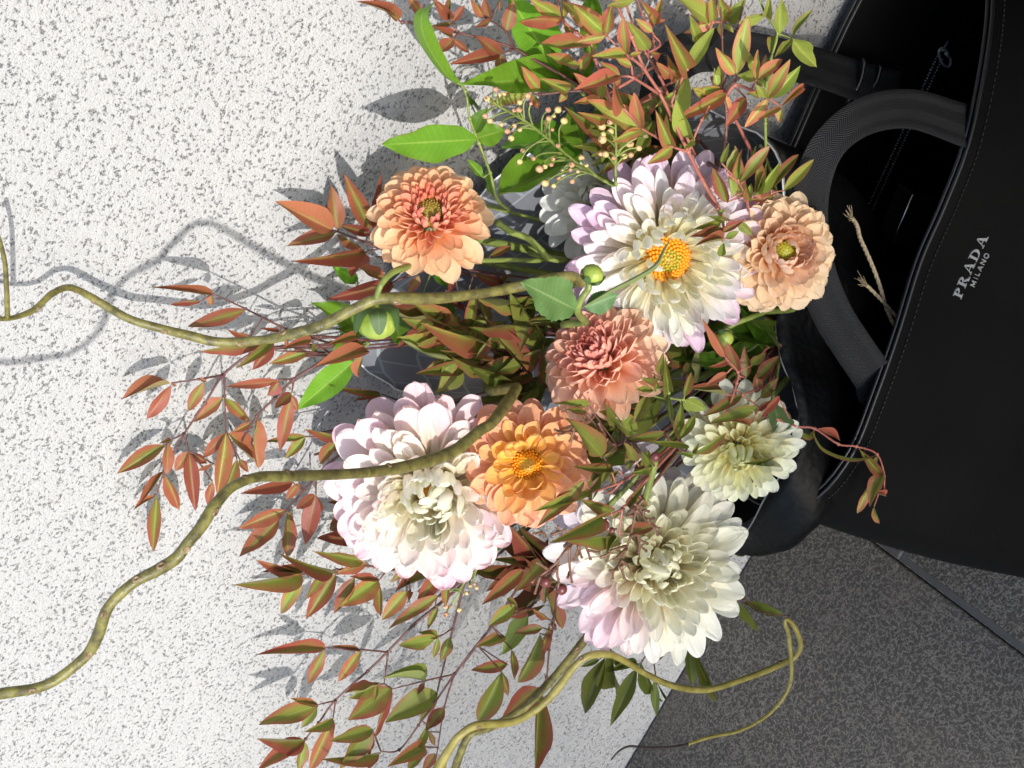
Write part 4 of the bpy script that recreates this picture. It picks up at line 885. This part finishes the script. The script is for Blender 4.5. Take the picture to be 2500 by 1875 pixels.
sprig('green_vine', 'green vine leaves behind the hanging green bud', 'vine', 'F',
      [[(1500, 1500), (1200, 1400), (900, 1490)]],
      [(880, 1490, 530, 1290, .5), (900, 1110, 690, 980, .5), (1200, 1280, 1250, 1660, .5, (0, .55)), (1650, 1180, 1600, 1700, .38, (0, .55)), (900, 1500, 700, 1700, .5), (1500, 1050, 1700, 1150, .6, (0, .7))], .035, .025, (.0, .9), 'green_stem', 'v')

# ------------------------------------------------------------------ dahlias
def petal_mesh(name, m, wid, a=.35, peak=.62, p=2.0, c0=1.0, c1=.25, bend=-.1, curl=0., nu=10, nv=12, ruff=.03, tip=0.):
    v = []; f = []; uv = []; ph = rnd(0, 6); nb = 5; nt = 8; nv = nb+nt; cr1, cr2 = rnd(-.5, .5), rnd(-.6, .6)
    sl = [peak*j/nb for j in range(nb)] + [peak + (1-peak)*math.sin(PI/2*j/nt) for j in range(nt+1)]
    for j, s in enumerate(sl):
        if s < peak: wd = a + (1-a)*sstep(0, 1, s/peak)
        else: wd = max(0, 1-((s-peak)/(1-peak))**p)**.5
        wd = max(wd, .035)*wid/2
        cup = lerp(c0, c1, sstep(0, .9, s))
        for i in range(nu+1):
            q = i/nu*2-1; ang = q*cup*1.35
            if cup > .01: x = wd*math.sin(ang)/(cup*1.35); z = wd*(1-math.cos(ang))/(cup*1.35)
            else: x = wd*q; z = 0
            y = s + tip*max(0, s-.9)*max(0, 1-2.2*abs(q))*1.1
            z += bend*s*s + curl*max(0, s-.55)**2*4
            z += ruff*math.sin(s*9+q*3+ph)*abs(q)*s*.6 - .03*math.exp(-(q*5)**2)*s*(1-s)*2 - .018*math.exp(-((q-cr1)*7)**2)*s + .014*math.exp(-((q-cr2)*8)**2)*s
            v.append((x, y, z)); uv.append((i/nu, s))
    for j in range(nv):
        for i in range(nu):
            k = j*(nu+1)+i; f.append((k, k+1, k+nu+2, k+nu+1))
    return mesh(name, v, f, m, uv)
def crange(c1, c2, t, k=.92):
    a, b = lin(c1), lin(c2); return tuple(min(.92, lerp(a[i], b[i], t)*1.0) for i in range(3))
I_R, I_U = c_down, c_right                               # image right / image up in the world
DAH = []
def dahlia(label, x, y, g, dpx, tilt, petal, n, cin, cout, base, e_in=80, e_out=5, ein_p=1.0, r_in=.06, r_out=.26, l_in=.3, l_out=.78, dome=.22, wsc=1.0, disc=None, basew=.35, edge=None, jit=7, seed=0, tiltc=None, wild=0., disc_kind='open', stem=True, blush=None):
    random.seed(100+seed)
    c = W(x, y, g); d = (CAM-c).length; R = dpx/2*d/FPX
    z = ((CAM-c).normalized() + I_R*tilt[0] + I_U*tilt[1]).normalized()
    xx = z.orthogonal().normalized(); yy = z.cross(xx)
    fr = Matrix((xx, yy, z)).transposed()
    o = thing('dahlia', label, 'flower', c)
    pm = m_petal('petal_'+str(seed), base, basew, edge=edge)
    kinds = {}
    for ring in range(3):
        kinds[ring] = [petal_mesh('petal', pm, **{k: (rnd(*q) if isinstance(q, tuple) else q) for k, q in petal[min(ring, len(petal)-1)].items()}) for _ in range(5)]
    for i in range(n):
        t = (i+.5)/n; tt = t**.8
        th = i*2.39996 + rnd(-.12, .12)
        e = math.radians(lerp(e_in, e_out, t**ein_p) + random.gauss(0, jit))
        ra = R*lerp(r_in, r_out, tt); L = R*lerp(l_in, l_out, tt)*rnd(.92, 1.06)
        hz = R*dome*(1-tt**1.5) - R*.05*t
        wob = 0 if wild == 0 else random.gauss(0, wild)
        dr = Vector((math.cos(th)*math.cos(e), math.sin(th)*math.cos(e), math.sin(e)))
        nn = Vector((-math.cos(th)*math.sin(e), -math.sin(th)*math.sin(e), math.cos(e)))
        nn = Quaternion(dr, random.gauss(0, .12)+wob) @ nn
        dr = Quaternion(nn, wob*.5) @ dr
        px_ = dr.cross(nn)
        p = Vector((ra*math.cos(th), ra*math.sin(th), hz))
        ring = 0 if t < .3 else (1 if t < .68 else 2)
        sx = L*wsc*rnd(.9, 1.1); sz = L*rnd(.85, 1.1)
        m = Matrix(((px_.x*sx, dr.x*L, nn.x*sz, p.x), (px_.y*sx, dr.y*L, nn.y*sz, p.y), (px_.z*sx, dr.z*L, nn.z*sz, p.z), (0, 0, 0, 1)))
        mw = Matrix.Translation(c) @ fr.to_4x4() @ m
        q = link('petal', random.choice(kinds[ring]), o, mw)
        kk = max(0, min(1, t+rnd(-.15, .15)))
        cc = cin if kk < .5 else cout
        col = crange(cin[0], cin[1], kk*2) if kk < .5 else crange(cin[1], cout, (kk-.5)*2)
        if blush and t > .55:
            dw = fr @ dr; k_ = sstep(.45, .95, (I_R*blush[0]+I_U*blush[1]).dot(dw)); bc = lin(blush[2]); col = tuple(lerp(col[i_], bc[i_], k_) for i_ in range(3))
        q.color = (*col, 1)
    if disc:
        rd = R*disc[0]; mb = MB(); mi = MB()
        nf = disc[1]
        for k in range(nf):
            rr = rd*math.sqrt((k+.5)/nf); a = k*2.39996; hh = R*dome*disc[2] + rd*.55*(1-(rr/rd)**2) + rnd(-.02, .03)*rd
            s = rd*(.055+.05*(rr/rd)); tgt = mb if rr > rd*.45 else mi
            tgt.ball(c + fr @ Vector((rr*math.cos(a), rr*math.sin(a), hh)), s, 6, 4, (1, 1, 1))
        core = MB(); core.ball(c + fr @ Vector((0, 0, R*dome*disc[2]-rd*.45)), rd*.98, 12, 8); core.build('disc', M[disc[3]], o)
        k1 = mb.build('florets', M[disc[3]], o); k1['kind'] = 'stuff'; k2 = mi.build('florets', M[disc[4]], o); k2['kind'] = 'stuff'
    DAH.append(o)
    core = MB(); core.ball(c - z*R*.08, R*.27, 10, 7); core.build('receptacle', M['sepal'], o)
    if stem:
        mb = MB(); stem_to_hub(mb, c - z*R*.2, (-z*.8 + Vector((0, 0, -.6))).normalized(), .0028, .0032); mb.build('stem', M['green_stem'], o)
    return o
ball_pet = [dict(wid=(.5, .62), a=.5, peak=.58, p=1.8, c0=1.3, c1=(1.0, 1.3), bend=(.0, .1), curl=(.1, .35), ruff=.02, tip=.3),
            dict(wid=(.58, .7), a=.42, peak=.62, p=2.0, c0=1.25, c1=(.8, 1.05), bend=(-.05, .06), curl=(0, .2), ruff=.025, tip=.28),
            dict(wid=(.62, .74), a=.38, peak=.64, p=2.1, c0=1.15, c1=(.5, .8), bend=(-.16, -.02), ruff=.04, tip=.3)]
long_pet = [dict(wid=(.36, .5), a=.5, peak=.6, p=2.0, c0=1.35, c1=(.8, 1.3), bend=(.0, .15), curl=(.2, .5), ruff=.05),
            dict(wid=(.38, .48), a=.42, peak=.68, p=2.2, c0=1.35, c1=(.35, .7), bend=(-.1, .08), curl=(0, .25), ruff=.06),
            dict(wid=(.42, .54), a=.34, peak=.7, p=2.3, c0=1.2, c1=(.1, .4), bend=(-.18, .0), curl=(0, .12), ruff=.07)]
swirl_pet = [dict(wid=(.5, .62), a=.6, peak=.6, p=1.8, c0=1.4, c1=(1.1, 1.4), bend=(.1, .3), curl=(.3, .7), ruff=.02),
             dict(wid=(.42, .54), a=.45, peak=.66, p=2.0, c0=1.3, c1=(.55, .9), bend=(-.05, .1), curl=(.05, .3), ruff=.04, tip=.05),
             dict(wid=(.44, .56), a=.38, peak=.68, p=2.1, c0=1.1, c1=(.2, .5), bend=(-.22, .03), ruff=.06, tip=.06)]
broad_pet = [dict(wid=(.75, .95), a=.45, peak=.55, p=2.0, c0=1.1, c1=(.7, 1.0), bend=(.05, .2), curl=(.1, .4), ruff=.06),
             dict(wid=(.62, .78), a=.4, peak=.62, p=2.0, c0=1.1, c1=(.4, .7), bend=(-.1, .08), ruff=.06, tip=.2),
             dict(wid=(.62, .76), a=.35, peak=.64, p=2.0, c0=1.0, c1=(.2, .5), bend=(-.2, -.02), ruff=.07, tip=.25)]
dahlia('coral-orange ball dahlia with a green eye, alone against the white wall', 1050, 542, .075, 335, (.03, .46), ball_pet, 136, ((250, 156, 140), (255, 190, 146)), (255, 214, 172), rgba((255, 176, 98)), e_in=86, e_out=-4, ein_p=1.0, r_in=.2, r_out=.3, l_in=.2, l_out=.64, dome=.34, wsc=.92, disc=(.2, 70, 1.0, 'disc_olive', 'disc_olive'), basew=.3, edge=rgba((255, 218, 196)), seed=1, jit=5)
dahlia('large lilac-tipped white dahlia with an open orange eye', 1622, 622, .125, 510, (.26, -.27), long_pet, 185, ((255, 249, 226), (254, 243, 242)), (238, 204, 230), rgba((255, 246, 204)), e_in=58, e_out=0, ein_p=.75, r_in=.2, r_out=.26, l_in=.38, l_out=.78, dome=.14, wsc=.64, disc=(.235, 170, .8, 'disc_orange', 'disc_green'), basew=.5, seed=2, jit=9, wild=.2)
dahlia('soft peach dahlia with a green eye, above the bag opening', 1893, 614, .165, 335, (.34, .02), broad_pet, 142, ((255, 208, 184), (255, 218, 180)), (255, 222, 190), rgba((255, 206, 140)), e_in=68, e_out=-10, ein_p=.8, r_in=.15, r_out=.3, l_in=.28, l_out=.66, dome=.36, wsc=.84, disc=(.15, 50, 1.25, 'disc_green', 'disc_green'), seed=3, jit=11, wild=.25)
dahlia('coral-pink ball dahlia tilted away, in the middle of the bouquet', 1475, 890, .15, 335, (-.42, .50), ball_pet, 136, ((250, 164, 150), (255, 194, 168)), (255, 212, 180), rgba((255, 180, 118)), e_in=86, e_out=0, ein_p=1.0, r_in=.1, r_out=.3, l_in=.3, l_out=.7, dome=.34, disc=(.1, 24, .85, 'disc_green', 'disc_green'), edge=rgba((255, 214, 204)), wsc=.95, seed=4, jit=6, basew=.3)
dahlia('large pale pink dahlia against the wall under the long willow branch', 1052, 1182, .10, 515, (-.06, -.34), long_pet, 190, ((255, 246, 222), (254, 236, 228)), (246, 212, 220), rgba((255, 246, 212)), e_in=72, e_out=4, ein_p=.8, r_in=.12, r_out=.26, l_in=.34, l_out=.78, dome=.2, wsc=.82, disc=(.12, 60, 1.3, 'disc_orange', 'disc_orange'), basew=.45, seed=5, jit=12, wild=.3)
dahlia('open orange-peach dahlia with a golden eye', 1288, 1132, .15, 330, (-.05, -.06), broad_pet, 66, ((255, 206, 108), (255, 186, 138)), (254, 176, 146), rgba((255, 206, 76)), e_in=52, e_out=-4, ein_p=.7, r_in=.22, r_out=.26, l_in=.34, l_out=.78, dome=.14, wsc=.9, disc=(.235, 90, .8, 'disc_orange', 'disc_green'), basew=.35, edge=rgba((255, 204, 186)), seed=6, jit=10, wild=.2)
dahlia('large cream dahlia with a closed swirled centre, beside the granite paving', 1592, 1372, .165, 500, (.20, -.06), swirl_pet, 225, ((255, 242, 206), (255, 244, 224)), (255, 243, 232), rgba((255, 238, 196)), e_in=88, e_out=2, ein_p=.8, r_in=.02, r_out=.26, l_in=.2, l_out=.78, dome=.26, wsc=.64, basew=.4, seed=7, jit=9, wild=.16, blush=(-.75, -.6, (250, 226, 234)))
dahlia('yellow-white dahlia half under the leaves, beside the bag rim', 1803, 1085, .18, 318, (.06, -.42), swirl_pet, 160, ((255, 246, 178), (255, 247, 212)), (255, 246, 230), rgba((255, 236, 158)), e_in=88, e_out=-8, ein_p=.85, r_in=.02, r_out=.28, l_in=.22, l_out=.74, dome=.36, wsc=.74, basew=.45, seed=8, jit=7)
dahlia('ivory dahlia in shade, half hidden behind the large lilac-tipped one', 1475, 500, .065, 330, (-.25, .25), swirl_pet, 90, ((253, 250, 231), (253, 250, 237)), (252, 248, 242), rgba((252, 248, 222)), e_in=70, e_out=0, r_in=.1, r_out=.26, l_in=.3, l_out=.78, dome=.2, wsc=.85, seed=9)
dahlia('lilac-white dahlia buried behind the cream one', 1500, 1215, .12, 330, (.1, .1), broad_pet, 60, ((249, 241, 243), (248, 238, 243)), (243, 231, 241), rgba((252, 245, 239)), e_in=70, e_out=0, r_in=.1, r_out=.26, l_in=.3, l_out=.78, dome=.2, seed=10, wild=.15)
random.seed(55)
# --- buds
def bud(label, x, y, g, rpx, ax, path, gg, sep=True, key='X'):
    c = W(x, y, g); d = (CAM-c).length; R = rpx*d/FPX
    o = thing('dahlia_bud', label, 'bud', c)
    z = (I_R*ax[0] + I_U*ax[1] - c_fwd*ax[2]).normalized()       # from stem towards the bud's nose
    xx = z.orthogonal().normalized(); yy = z.cross(xx); fr = Matrix((xx, yy, z)).transposed()
    mb = MB(); n = 30; rows = 12; v = []; f = []
    for j in range(rows+1):
        a = PI*j/rows
        for i in range(n):
            th = 2*PI*i/n; rr = R*math.sin(a)*(1+.045*math.cos(th*10+a*1.5))
            v.append(c + fr @ Vector((rr*math.cos(th), rr*math.sin(th), -R*.82*math.cos(a))))
    for j in range(rows):
        for i in range(n): f.append((j*n+i, j*n+(i+1) % n, (j+1)*n+(i+1) % n, (j+1)*n+i))
    mb.add(v, f); mb.build('bud_head', M['bud_green'], o)
    for k in range(6):
        th = 2*PI*k/6+.3; pr = Vector((math.cos(th), math.sin(th), 0)); b = c + fr @ (Vector((0, 0, -R*.8))+pr*R*.15); t = c + fr @ (pr*R*rnd(1.08, 1.35) + Vector((0, 0, R*rnd(-.15, .4))))
        mid = c + fr @ (pr*R*.98 + Vector((0, 0, -R*.68)))
        ribbon(o, [b, mid, t], R*.85, M['dleaf'], (0, .75, .5), fr @ Vector((-pr.y, pr.x, 0)), 'sepal', .1)
    st = MB(); pts = [c + fr @ Vector((0, 0, -R*.8))] + [W(px_, py_, q) for (px_, py_), q in zip(path, gg)]
    cc = spline(pts, 7); st.tube(cc, [.0016+.0006*i/len(cc) for i in range(len(cc))], 8)
    stem_to_hub(st, pts[-1], (pts[-1]-pts[-2]).normalized(), .0022, .0026); st.build('stem', M['green_stem'], o)
    return o
bud('striped green dahlia bud hanging over the willow branch', 920, 787, .095, 50, (.0, -1, -.4), [zz('F', (1062, 1250)), zz('F', (1100, 1140)), zz('F', (1200, 1040)), zz('F', (1370, 980)), zz('F', (1500, 900))], (.1, .1, .095, .085, .07))
bb = bud('small green dahlia bud with a serrated leaf, before the lilac-tipped dahlia', 1448, 668, .2, 26, (.35, .6, .5), [zz('G', (620, 1180)), zz('G', (570, 1250)), zz('G', (530, 1360)), zz('G', (600, 1450))], (.2, .2, .195, .17))
put_leaf(bb, 'd', W(*zz('G', (510, 1345)), .198), W(*zz('G', (80, 1125)), .2), .0235, (0, 1.0), .1)
put_leaf(bb, 'd', W(*zz('G', (590, 1330)), .198), W(*zz('G', (860, 1225)), .205), .0125, (0, .8), .3)
ribbon(bb, [W(*zz('G', p), gg) for p, gg in (((560, 1330), .198), ((780, 1190), .205), ((1000, 1075), .212), ((1150, 980), .215), ((1215, 870), .213), ((1285, 765), .205))], .0125, M['dleaf'], (0, .75, .5), (.3, -.5, .8))
bud('green dahlia bud in shade below the lilac-tipped dahlia', 1767, 828, .165, 24, (.2, -.8, .4), [zz('D', (260, 1080)), zz('D', (370, 1035)), zz('D', (450, 1000)), zz('D', (500, 960))], (.165, .165, .16, .15))

# ------------------------------------------------------------------ bud and berry stalks
def budstalk(name, label, cat, key, main, buds, g0, g1, m='green_stem', bm='bud', r=.0012, br=None, nm='bud'):
    pm = [zz(key, p) for p in main]; n = len(pm); w3 = [W(*p, lerp(g0, g1, i/(n-1))) for i, p in enumerate(pm)]
    o = thing(name, label, cat, w3[0]); mb = MB(); c = spline(w3, 6); mb.tube(c, [lerp(r, r*.55, i/(len(c)-1)) for i in range(len(c))], 7)
    cp = spline([Vector((p[0], p[1], 0)) for p in pm], 6)
    stem_to_hub(mb, w3[0], (w3[0]-w3[1]).normalized(), r, r*1.2)
    for b in buds:
        p = Vector((*zz(key, b[:2]), 0)); rp = (b[2] if len(b) > 2 else 22)*ZM[key][2]
        k = min(range(len(cp)), key=lambda i: (cp[i]-p).length); k = max(0, k-rnd(1, 4).__int__())
        q = W(p.x, p.y, YW-c[k].y + rnd(-.006, .01)); rr = rp*(CAM-q).length/FPX
        mid = c[k].lerp(q, .55) + (c[min(k+2, len(c)-1)]-c[k])*.35
        mb.tube(spline([c[k], mid, q], 4), [r*.5]*8 + [r*.42], 5)
        ob = MB(); ob.ball(q, rr*rnd(.8, 1.15), 9, 7, (1, rnd(.85, 1), rnd(1.05, 1.35))); bo_ = ob.build(nm, M[bm], o)
        tb_ = MB(); tb_.ball(q + (q-mid).normalized()*rr*.9, rr*.38, 6, 5); sub(tb_.build('bud_tip', M['bud_tip'], o), bo_)
    mb.build('stalk', M[m], o); return o
budstalk('flower_bud_stalk', 'green stalk carrying many round brownish buds above the lilac-tipped dahlia', 'bud stalk', 'A', [(2150, 1500), (2050, 1450), (1860, 1330), (1640, 1140), (1430, 980), (1240, 870), (1130, 800)],
  [(1125, 800, 28), (1195, 725, 22), (1225, 770), (1265, 760, 16), (1108, 940, 24), (1150, 980, 24), (1240, 1010, 22), (1290, 1065, 24), (1320, 1120, 26), (1345, 1020, 22), (1390, 1050, 20), (1390, 830, 20), (1455, 775, 26), (1480, 840, 18), (1385, 890, 22), (1345, 895, 18), (1620, 890, 22), (1700, 890, 28), (1625, 960, 26), (1605, 1000, 22), (1665, 940, 18), (1750, 980, 28), (1610, 1065, 20), (1655, 1050, 14), (1415, 1220, 20), (1390, 1310, 28), (1500, 1285, 22), (1550, 1370, 27), (1595, 1350, 24), (1645, 1335, 16), (1660, 1290, 20), (1700, 1180, 20), (1810, 1335, 24), (1890, 1280, 28), (1930, 1340, 20), (1860, 1390, 14), (1800, 1375, 18), (1740, 1385, 18), (1710, 1445, 26), (1595, 1485, 26), (1665, 1505, 24), (1815, 1470, 20)], .105, .095)
budstalk('flower_bud_stalk', 'short stalk of round buds beside the tall pink nandina stem', 'bud stalk', 'B', [(345, 1500), (340, 1400), (345, 1200), (340, 990)],
  [(230, 1025, 30), (295, 990, 24), (300, 1065, 26), (240, 1090, 24), (235, 1130, 34), (455, 1165, 32), (530, 1200, 22), (220, 1245, 24), (260, 1250, 24), (325, 1280, 22), (410, 1260, 32), (465, 1255, 24), (440, 1140, 20), (585, 1100, 20)], .115, .11)
budstalk('flower_bud_stalk', 'fine stalk of tiny pale buds below the pale pink dahlia', 'bud stalk', 'M', [(2100, -20), (1990, 80), (1850, 220), (1790, 330), (1720, 430)],
  [(1670, 250, 20), (1715, 270, 18), (1890, 255, 14), (1940, 270, 18), (1865, 310, 20), (1805, 440, 22), (1700, 415, 20), (1700, 475, 24), (1925, 240, 14), (1740, 410, 14)], .12, .115, r=.001)
def twigs(label, key, lines, berries, g, gm='twig'):
    p0 = W(*zz(key, lines[0][0]), g); o = thing('berry_stalk', label, 'twig', p0); mb = MB()
    for k, l in enumerate(lines):
        c = spline([W(*zz(key, p), g+rnd(-.002, .004)) for p in l], 4); mb.tube(c, [lerp(.0011, .0007, i/(len(c)-1)) for i in range(len(c))], 5); mb.ball(c[-1], .0011, 6, 4)
    stem_to_hub(mb, p0, Vector((.5, .5, -.3)), .0012, .0015); mb.build('stalk', M[gm], o)
    for bx_, by_, r_, tx, ty in berries:
        q = W(*zz(key, (bx_, by_)), g+.004); rr = r_*ZM[key][2]*(CAM-q).length/FPX
        ob = MB(); ob.ball(q, rr, 14, 10); bo = ob.build('berry', M['berry'], o)
        tb = MB(); tb.tube([q + Vector((0, 0, rr*.9)), W(*zz(key, (tx, ty)), g)], .0007, 5); tb.build('berry_stem', M['twig'], o)
    return o
twigs('bare brown flower stalks with knobbly ends across the cream dahlia', 'J',
      [[(900, 560), (840, 650), (790, 870), (720, 1060), (660, 1140), (650, 1200)], [(720, 1060), (770, 1100), (805, 1155)], [(715, 1100), (745, 1200)], [(690, 1130), (630, 1140)], [(800, 860), (850, 850), (870, 930), (920, 980)], [(870, 930), (860, 990)], [(850, 880), (930, 920)], [(760, 960), (660, 1050)], [(760, 940), (640, 980), (605, 1060)], [(640, 990), (555, 1030)],
       [(840, 650), (930, 730), (990, 800), (1015, 850)], [(900, 700), (900, 650), (940, 660)], [(930, 725), (985, 715)], [(970, 775), (1025, 795)], [(840, 660), (880, 640), (830, 600)], [(860, 670), (770, 700)]], [(570, 770, 52, 600, 720), (995, 215, 40, 985, 290), (645, 812, 26, 680, 800)], .215)
twigs('bare brown flower stalks with two dull red berries, under the cream dahlia', 'J',
      [[(420, 830), (330, 920), (260, 980), (180, 1090), (0, 1230)], [(350, 910), (380, 930), (335, 1050)], [(370, 940), (400, 1030)], [(420, 900), (440, 960), (470, 1045)], [(450, 975), (540, 990)], [(380, 930), (370, 1010)], [(300, 950), (300, 1100), (320, 1230)], [(300, 1150), (285, 1195)], [(210, 1050), (200, 1150), (215, 1240)], [(200, 1130), (165, 1160)], [(130, 1130), (40, 1075)], [(160, 1100), (110, 1160)], [(60, 1190), (20, 1320)], [(100, 860), (80, 830), (10, 840)], [(200, 830), (210, 780)], [(150, 850), (260, 810)]],
      [(105, 1230, 47, 130, 1130), (235, 1290, 47, 215, 1200)], .185)
twigs('tangle of tiny brown stalks beside the orange dahlia', 'H', [[(560, 1100), (450, 1180), (350, 1160)], [(480, 1170), (380, 1200)], [(510, 1150), (470, 1250)], [(700, 1100), (780, 1250), (830, 1280)], [(770, 1230), (750, 1290)], [(740, 1180), (690, 1230)], [(600, 1080), (560, 1010)], [(640, 1080), (660, 1040)]], [], .18)
# thick green stems seen between the flowers
def rod(label, pts, r, m):
    c = spline(pts, 7); mb = MB(); mb.tube(c, r, 8); stem_to_hub(mb, c[-1], (c[-1]-c[-2]).normalized(), r, r); mb.build('stem', M[m], label)
rod(DAH[0], [W(*zz('G', p), .085) for p in ((-120, 640), (0, 720), (130, 770), (230, 860), (300, 930), (430, 950))], .0021, 'green_stem')
rod(DAH[0], [W(*zz('G', p), .08) for p in ((-260, 950), (0, 945), (200, 950), (300, 930))], .0016, 'green_stem')
rod(DAH[9], [W(*zz('J', p), .18) for p in ((905, 600), (940, 460), (975, 330), (990, 250))], .0024, 'green_stem')
rod(DAH[9], [W(*zz('J', p), .185) for p in ((600, 630), (720, 510), (830, 390), (950, 250))], .0018, 'green_stem')

# ------------------------------------------------------------------ curly willow
def willow(label, pts, g, rp, m, side=None, nodes=(), seedv=1, foot=True):
    random.seed(seedv)
    w3 = [W(*p, q) for p, q in zip(pts, g)]; c = spline(w3, 6); n = len(c); o = thing('willow_branch', label, 'branch', w3[0]); mb = MB()
    rr = []
    for i in range(n):
        t = i/(n-1)*(len(rp)-1); k = min(int(t), len(rp)-2); rad = lerp(rp[k], rp[k+1], t-k); rr.append(rad*(CAM-c[i]).length/FPX*(1+.06*math.sin(i*.31+seedv)+.05*math.sin(i*.113+2*seedv)+rnd(-.025, .025)))
    mb.tube(c, rr, 12)
    if side:
        s3 = spline([W(*p, q) for p, q in side[0]], 5); mb.tube(s3, [lerp(side[1], side[2], i/(len(s3)-1))*(CAM-s3[0]).length/FPX for i in range(len(s3))], 9)
    if foot: stem_to_hub(mb, w3[0], (w3[0]-w3[1]).normalized(), rr[0], rr[0]*1.05)
    mb.build('bark', M[m], o)
    for fr_ in nodes:
        i = int(fr_*(n-1)); d = (c[min(i+1, n-1)]-c[max(i-1, 0)]).normalized(); tc = (CAM-c[i]).normalized(); sd = d.cross(tc).normalized()
        nrm = (tc*rnd(.3, 1)+sd*rnd(-1, 1)).normalized(); nrm = (nrm-d*nrm.dot(d)).normalized()
        nb = MB(); p = c[i]+nrm*rr[i]*.72; u = nrm; b_ = d; e = d.cross(u)
        v = []; f = []; m_ = 10
        for ring, (q, h) in enumerate(((.75, .0), (.62, .38), (.36, .46), (.28, .25))):
            for j in range(m_):
                a = 2*PI*j/m_; v.append(p + (b_*math.cos(a)*1.25+e*math.sin(a)*.8)*rr[i]*q + u*rr[i]*h)
        for ring in range(3):
            for j in range(m_): f.append((ring*m_+j, ring*m_+(j+1) % m_, (ring+1)*m_+(j+1) % m_, (ring+1)*m_+j))
        f.append(tuple(3*m_+j for j in range(m_))); nb.add(v, f); nb.build('leaf_scar', M['node'], o)
    return o
w1 = [(1420, 690), (1383, 675), (1250, 703), (1209, 711), (1130, 722), (1046, 729), (931, 729), (871, 751), (781, 796), (705, 817), (642, 830), (536, 835), (461, 819), (401, 804), (319, 780), (250, 742), (217, 722), (170, 702), (127, 717), (80, 758), (18, 778), (-40, 772)]
g1_ = [.12, .12, .11, .11, .108, .105, .10, .095, .085, .075, .065, .05, .042, .038, .03, .024, .022, .024, .03, .036, .042, .046]
willow('slim curly willow branch arching up over the wall from the lilac-tipped dahlia', w1, g1_, [14, 14, 14, 14, 13, 13, 12, 11, 9, 8, 7, 6], 'willow', ([((18, 778), .042), ((16, 707), .044), ((11, 635), .047), ((-5, 575), .05)], 6.5, 5), (.27, .44, .50, .62, .74, .80, .9), 11)
w2 = [(1262, 945), (1244, 975), (1202, 1031), (1172, 1051), (1106, 1102), (1021, 1132), (901, 1153), (750, 1161), (687, 1163), (627, 1165), (566, 1189), (521, 1238), (491, 1286), (455, 1330), (431, 1362), (386, 1391), (325, 1424), (265, 1482), (237, 1556), (203, 1608), (113, 1672), (0, 1694), (-90, 1712), (-200, 1720), (-330, 1790)]
g2_ = [.13, .145, .17, .176, .19, .206, .226, .25, .26, .268, .275, .28, .284, .286, .286, .286, .285, .284, .282, .28, .278, .275, .273, .27, .265]
willow('long thick curly willow branch crossing over the pale pink dahlia', w2, g2_, [14, 14, 14.5, 14, 13.5, 14, 14, 14, 14, 13, 12.5, 12], 'willow', None, (.24, .33, .40, .47, .55, .62, .66, .72, .78, .85), 12)
w3_ = [(1470, 1500), (1445, 1540), (1369, 1635), (1321, 1687), (1270, 1735), (1200, 1775), (1147, 1795), (1120, 1850), (1105, 1900)]
willow('dark olive willow branch slanting down from under the cream dahlia', w3_, [.15, .155, .16, .162, .162, .16, .158, .156, .155], [10, 10.5, 10, 9.5, 9.5], 'willow', None, (.2, .62), 13)
w4 = [(1060, 1890), (1100, 1825), (1119, 1799), (1163, 1771), (1242, 1764), (1290, 1745), (1337, 1708), (1369, 1670), (1401, 1628), (1432, 1603), (1473, 1597), (1511, 1606), (1575, 1644), (1638, 1673), (1701, 1684), (1750, 1679), (1851, 1645), (1905, 1622), (1940, 1604), (1954, 1576), (1947, 1546), (1932, 1520), (1918, 1512), (1917, 1525), (1924, 1545), (1930, 1594), (1932, 1649), (1919, 1692), (1876, 1744), (1808, 1783), (1730, 1800), (1679, 1817)]
n4 = len(w4); g4 = [lerp(.165, .2, min(1, i/20)) if i < 22 else lerp(.2, .215, (i-22)/(n4-22)) for i in range(n4)]
wy = willow('yellow-green willow twig curling back on itself over the granite paving', w4, g4, [11, 10.5, 10, 9.5, 9, 9, 8.5, 8, 7.5, 7, 6.5, 5.5, 5, 5, 4.5, 4.5, 4], 'willow_yellow', None, (.1, .28, .42, .55, .63, .7, .78, .85, .92), 14, foot=False)
tip = MB(); tc_ = spline([W(*p, .215) for p in ((1679, 1817), (1636, 1824), (1575, 1825), (1537, 1822), (1511, 1834), (1492, 1855))], 6); tip.tube(tc_, [lerp(.00125, .0006, i/(len(tc_)-1)) for i in range(len(tc_))], 7); tip.build('dry_tip', M['black_twig'], wy)
jn = MB(); jc = spline([W(1100, 1825, .166), W(1080, 1860, .162), W(1085, 1900, .158), W(1105, 1905, .155)], 5); jn.tube(jc, .0031, 8); jn.build('side_shoot', M['willow_yellow'], wy)

for o in bpy.data.objects:
    if '_b' in o: del o['_b']
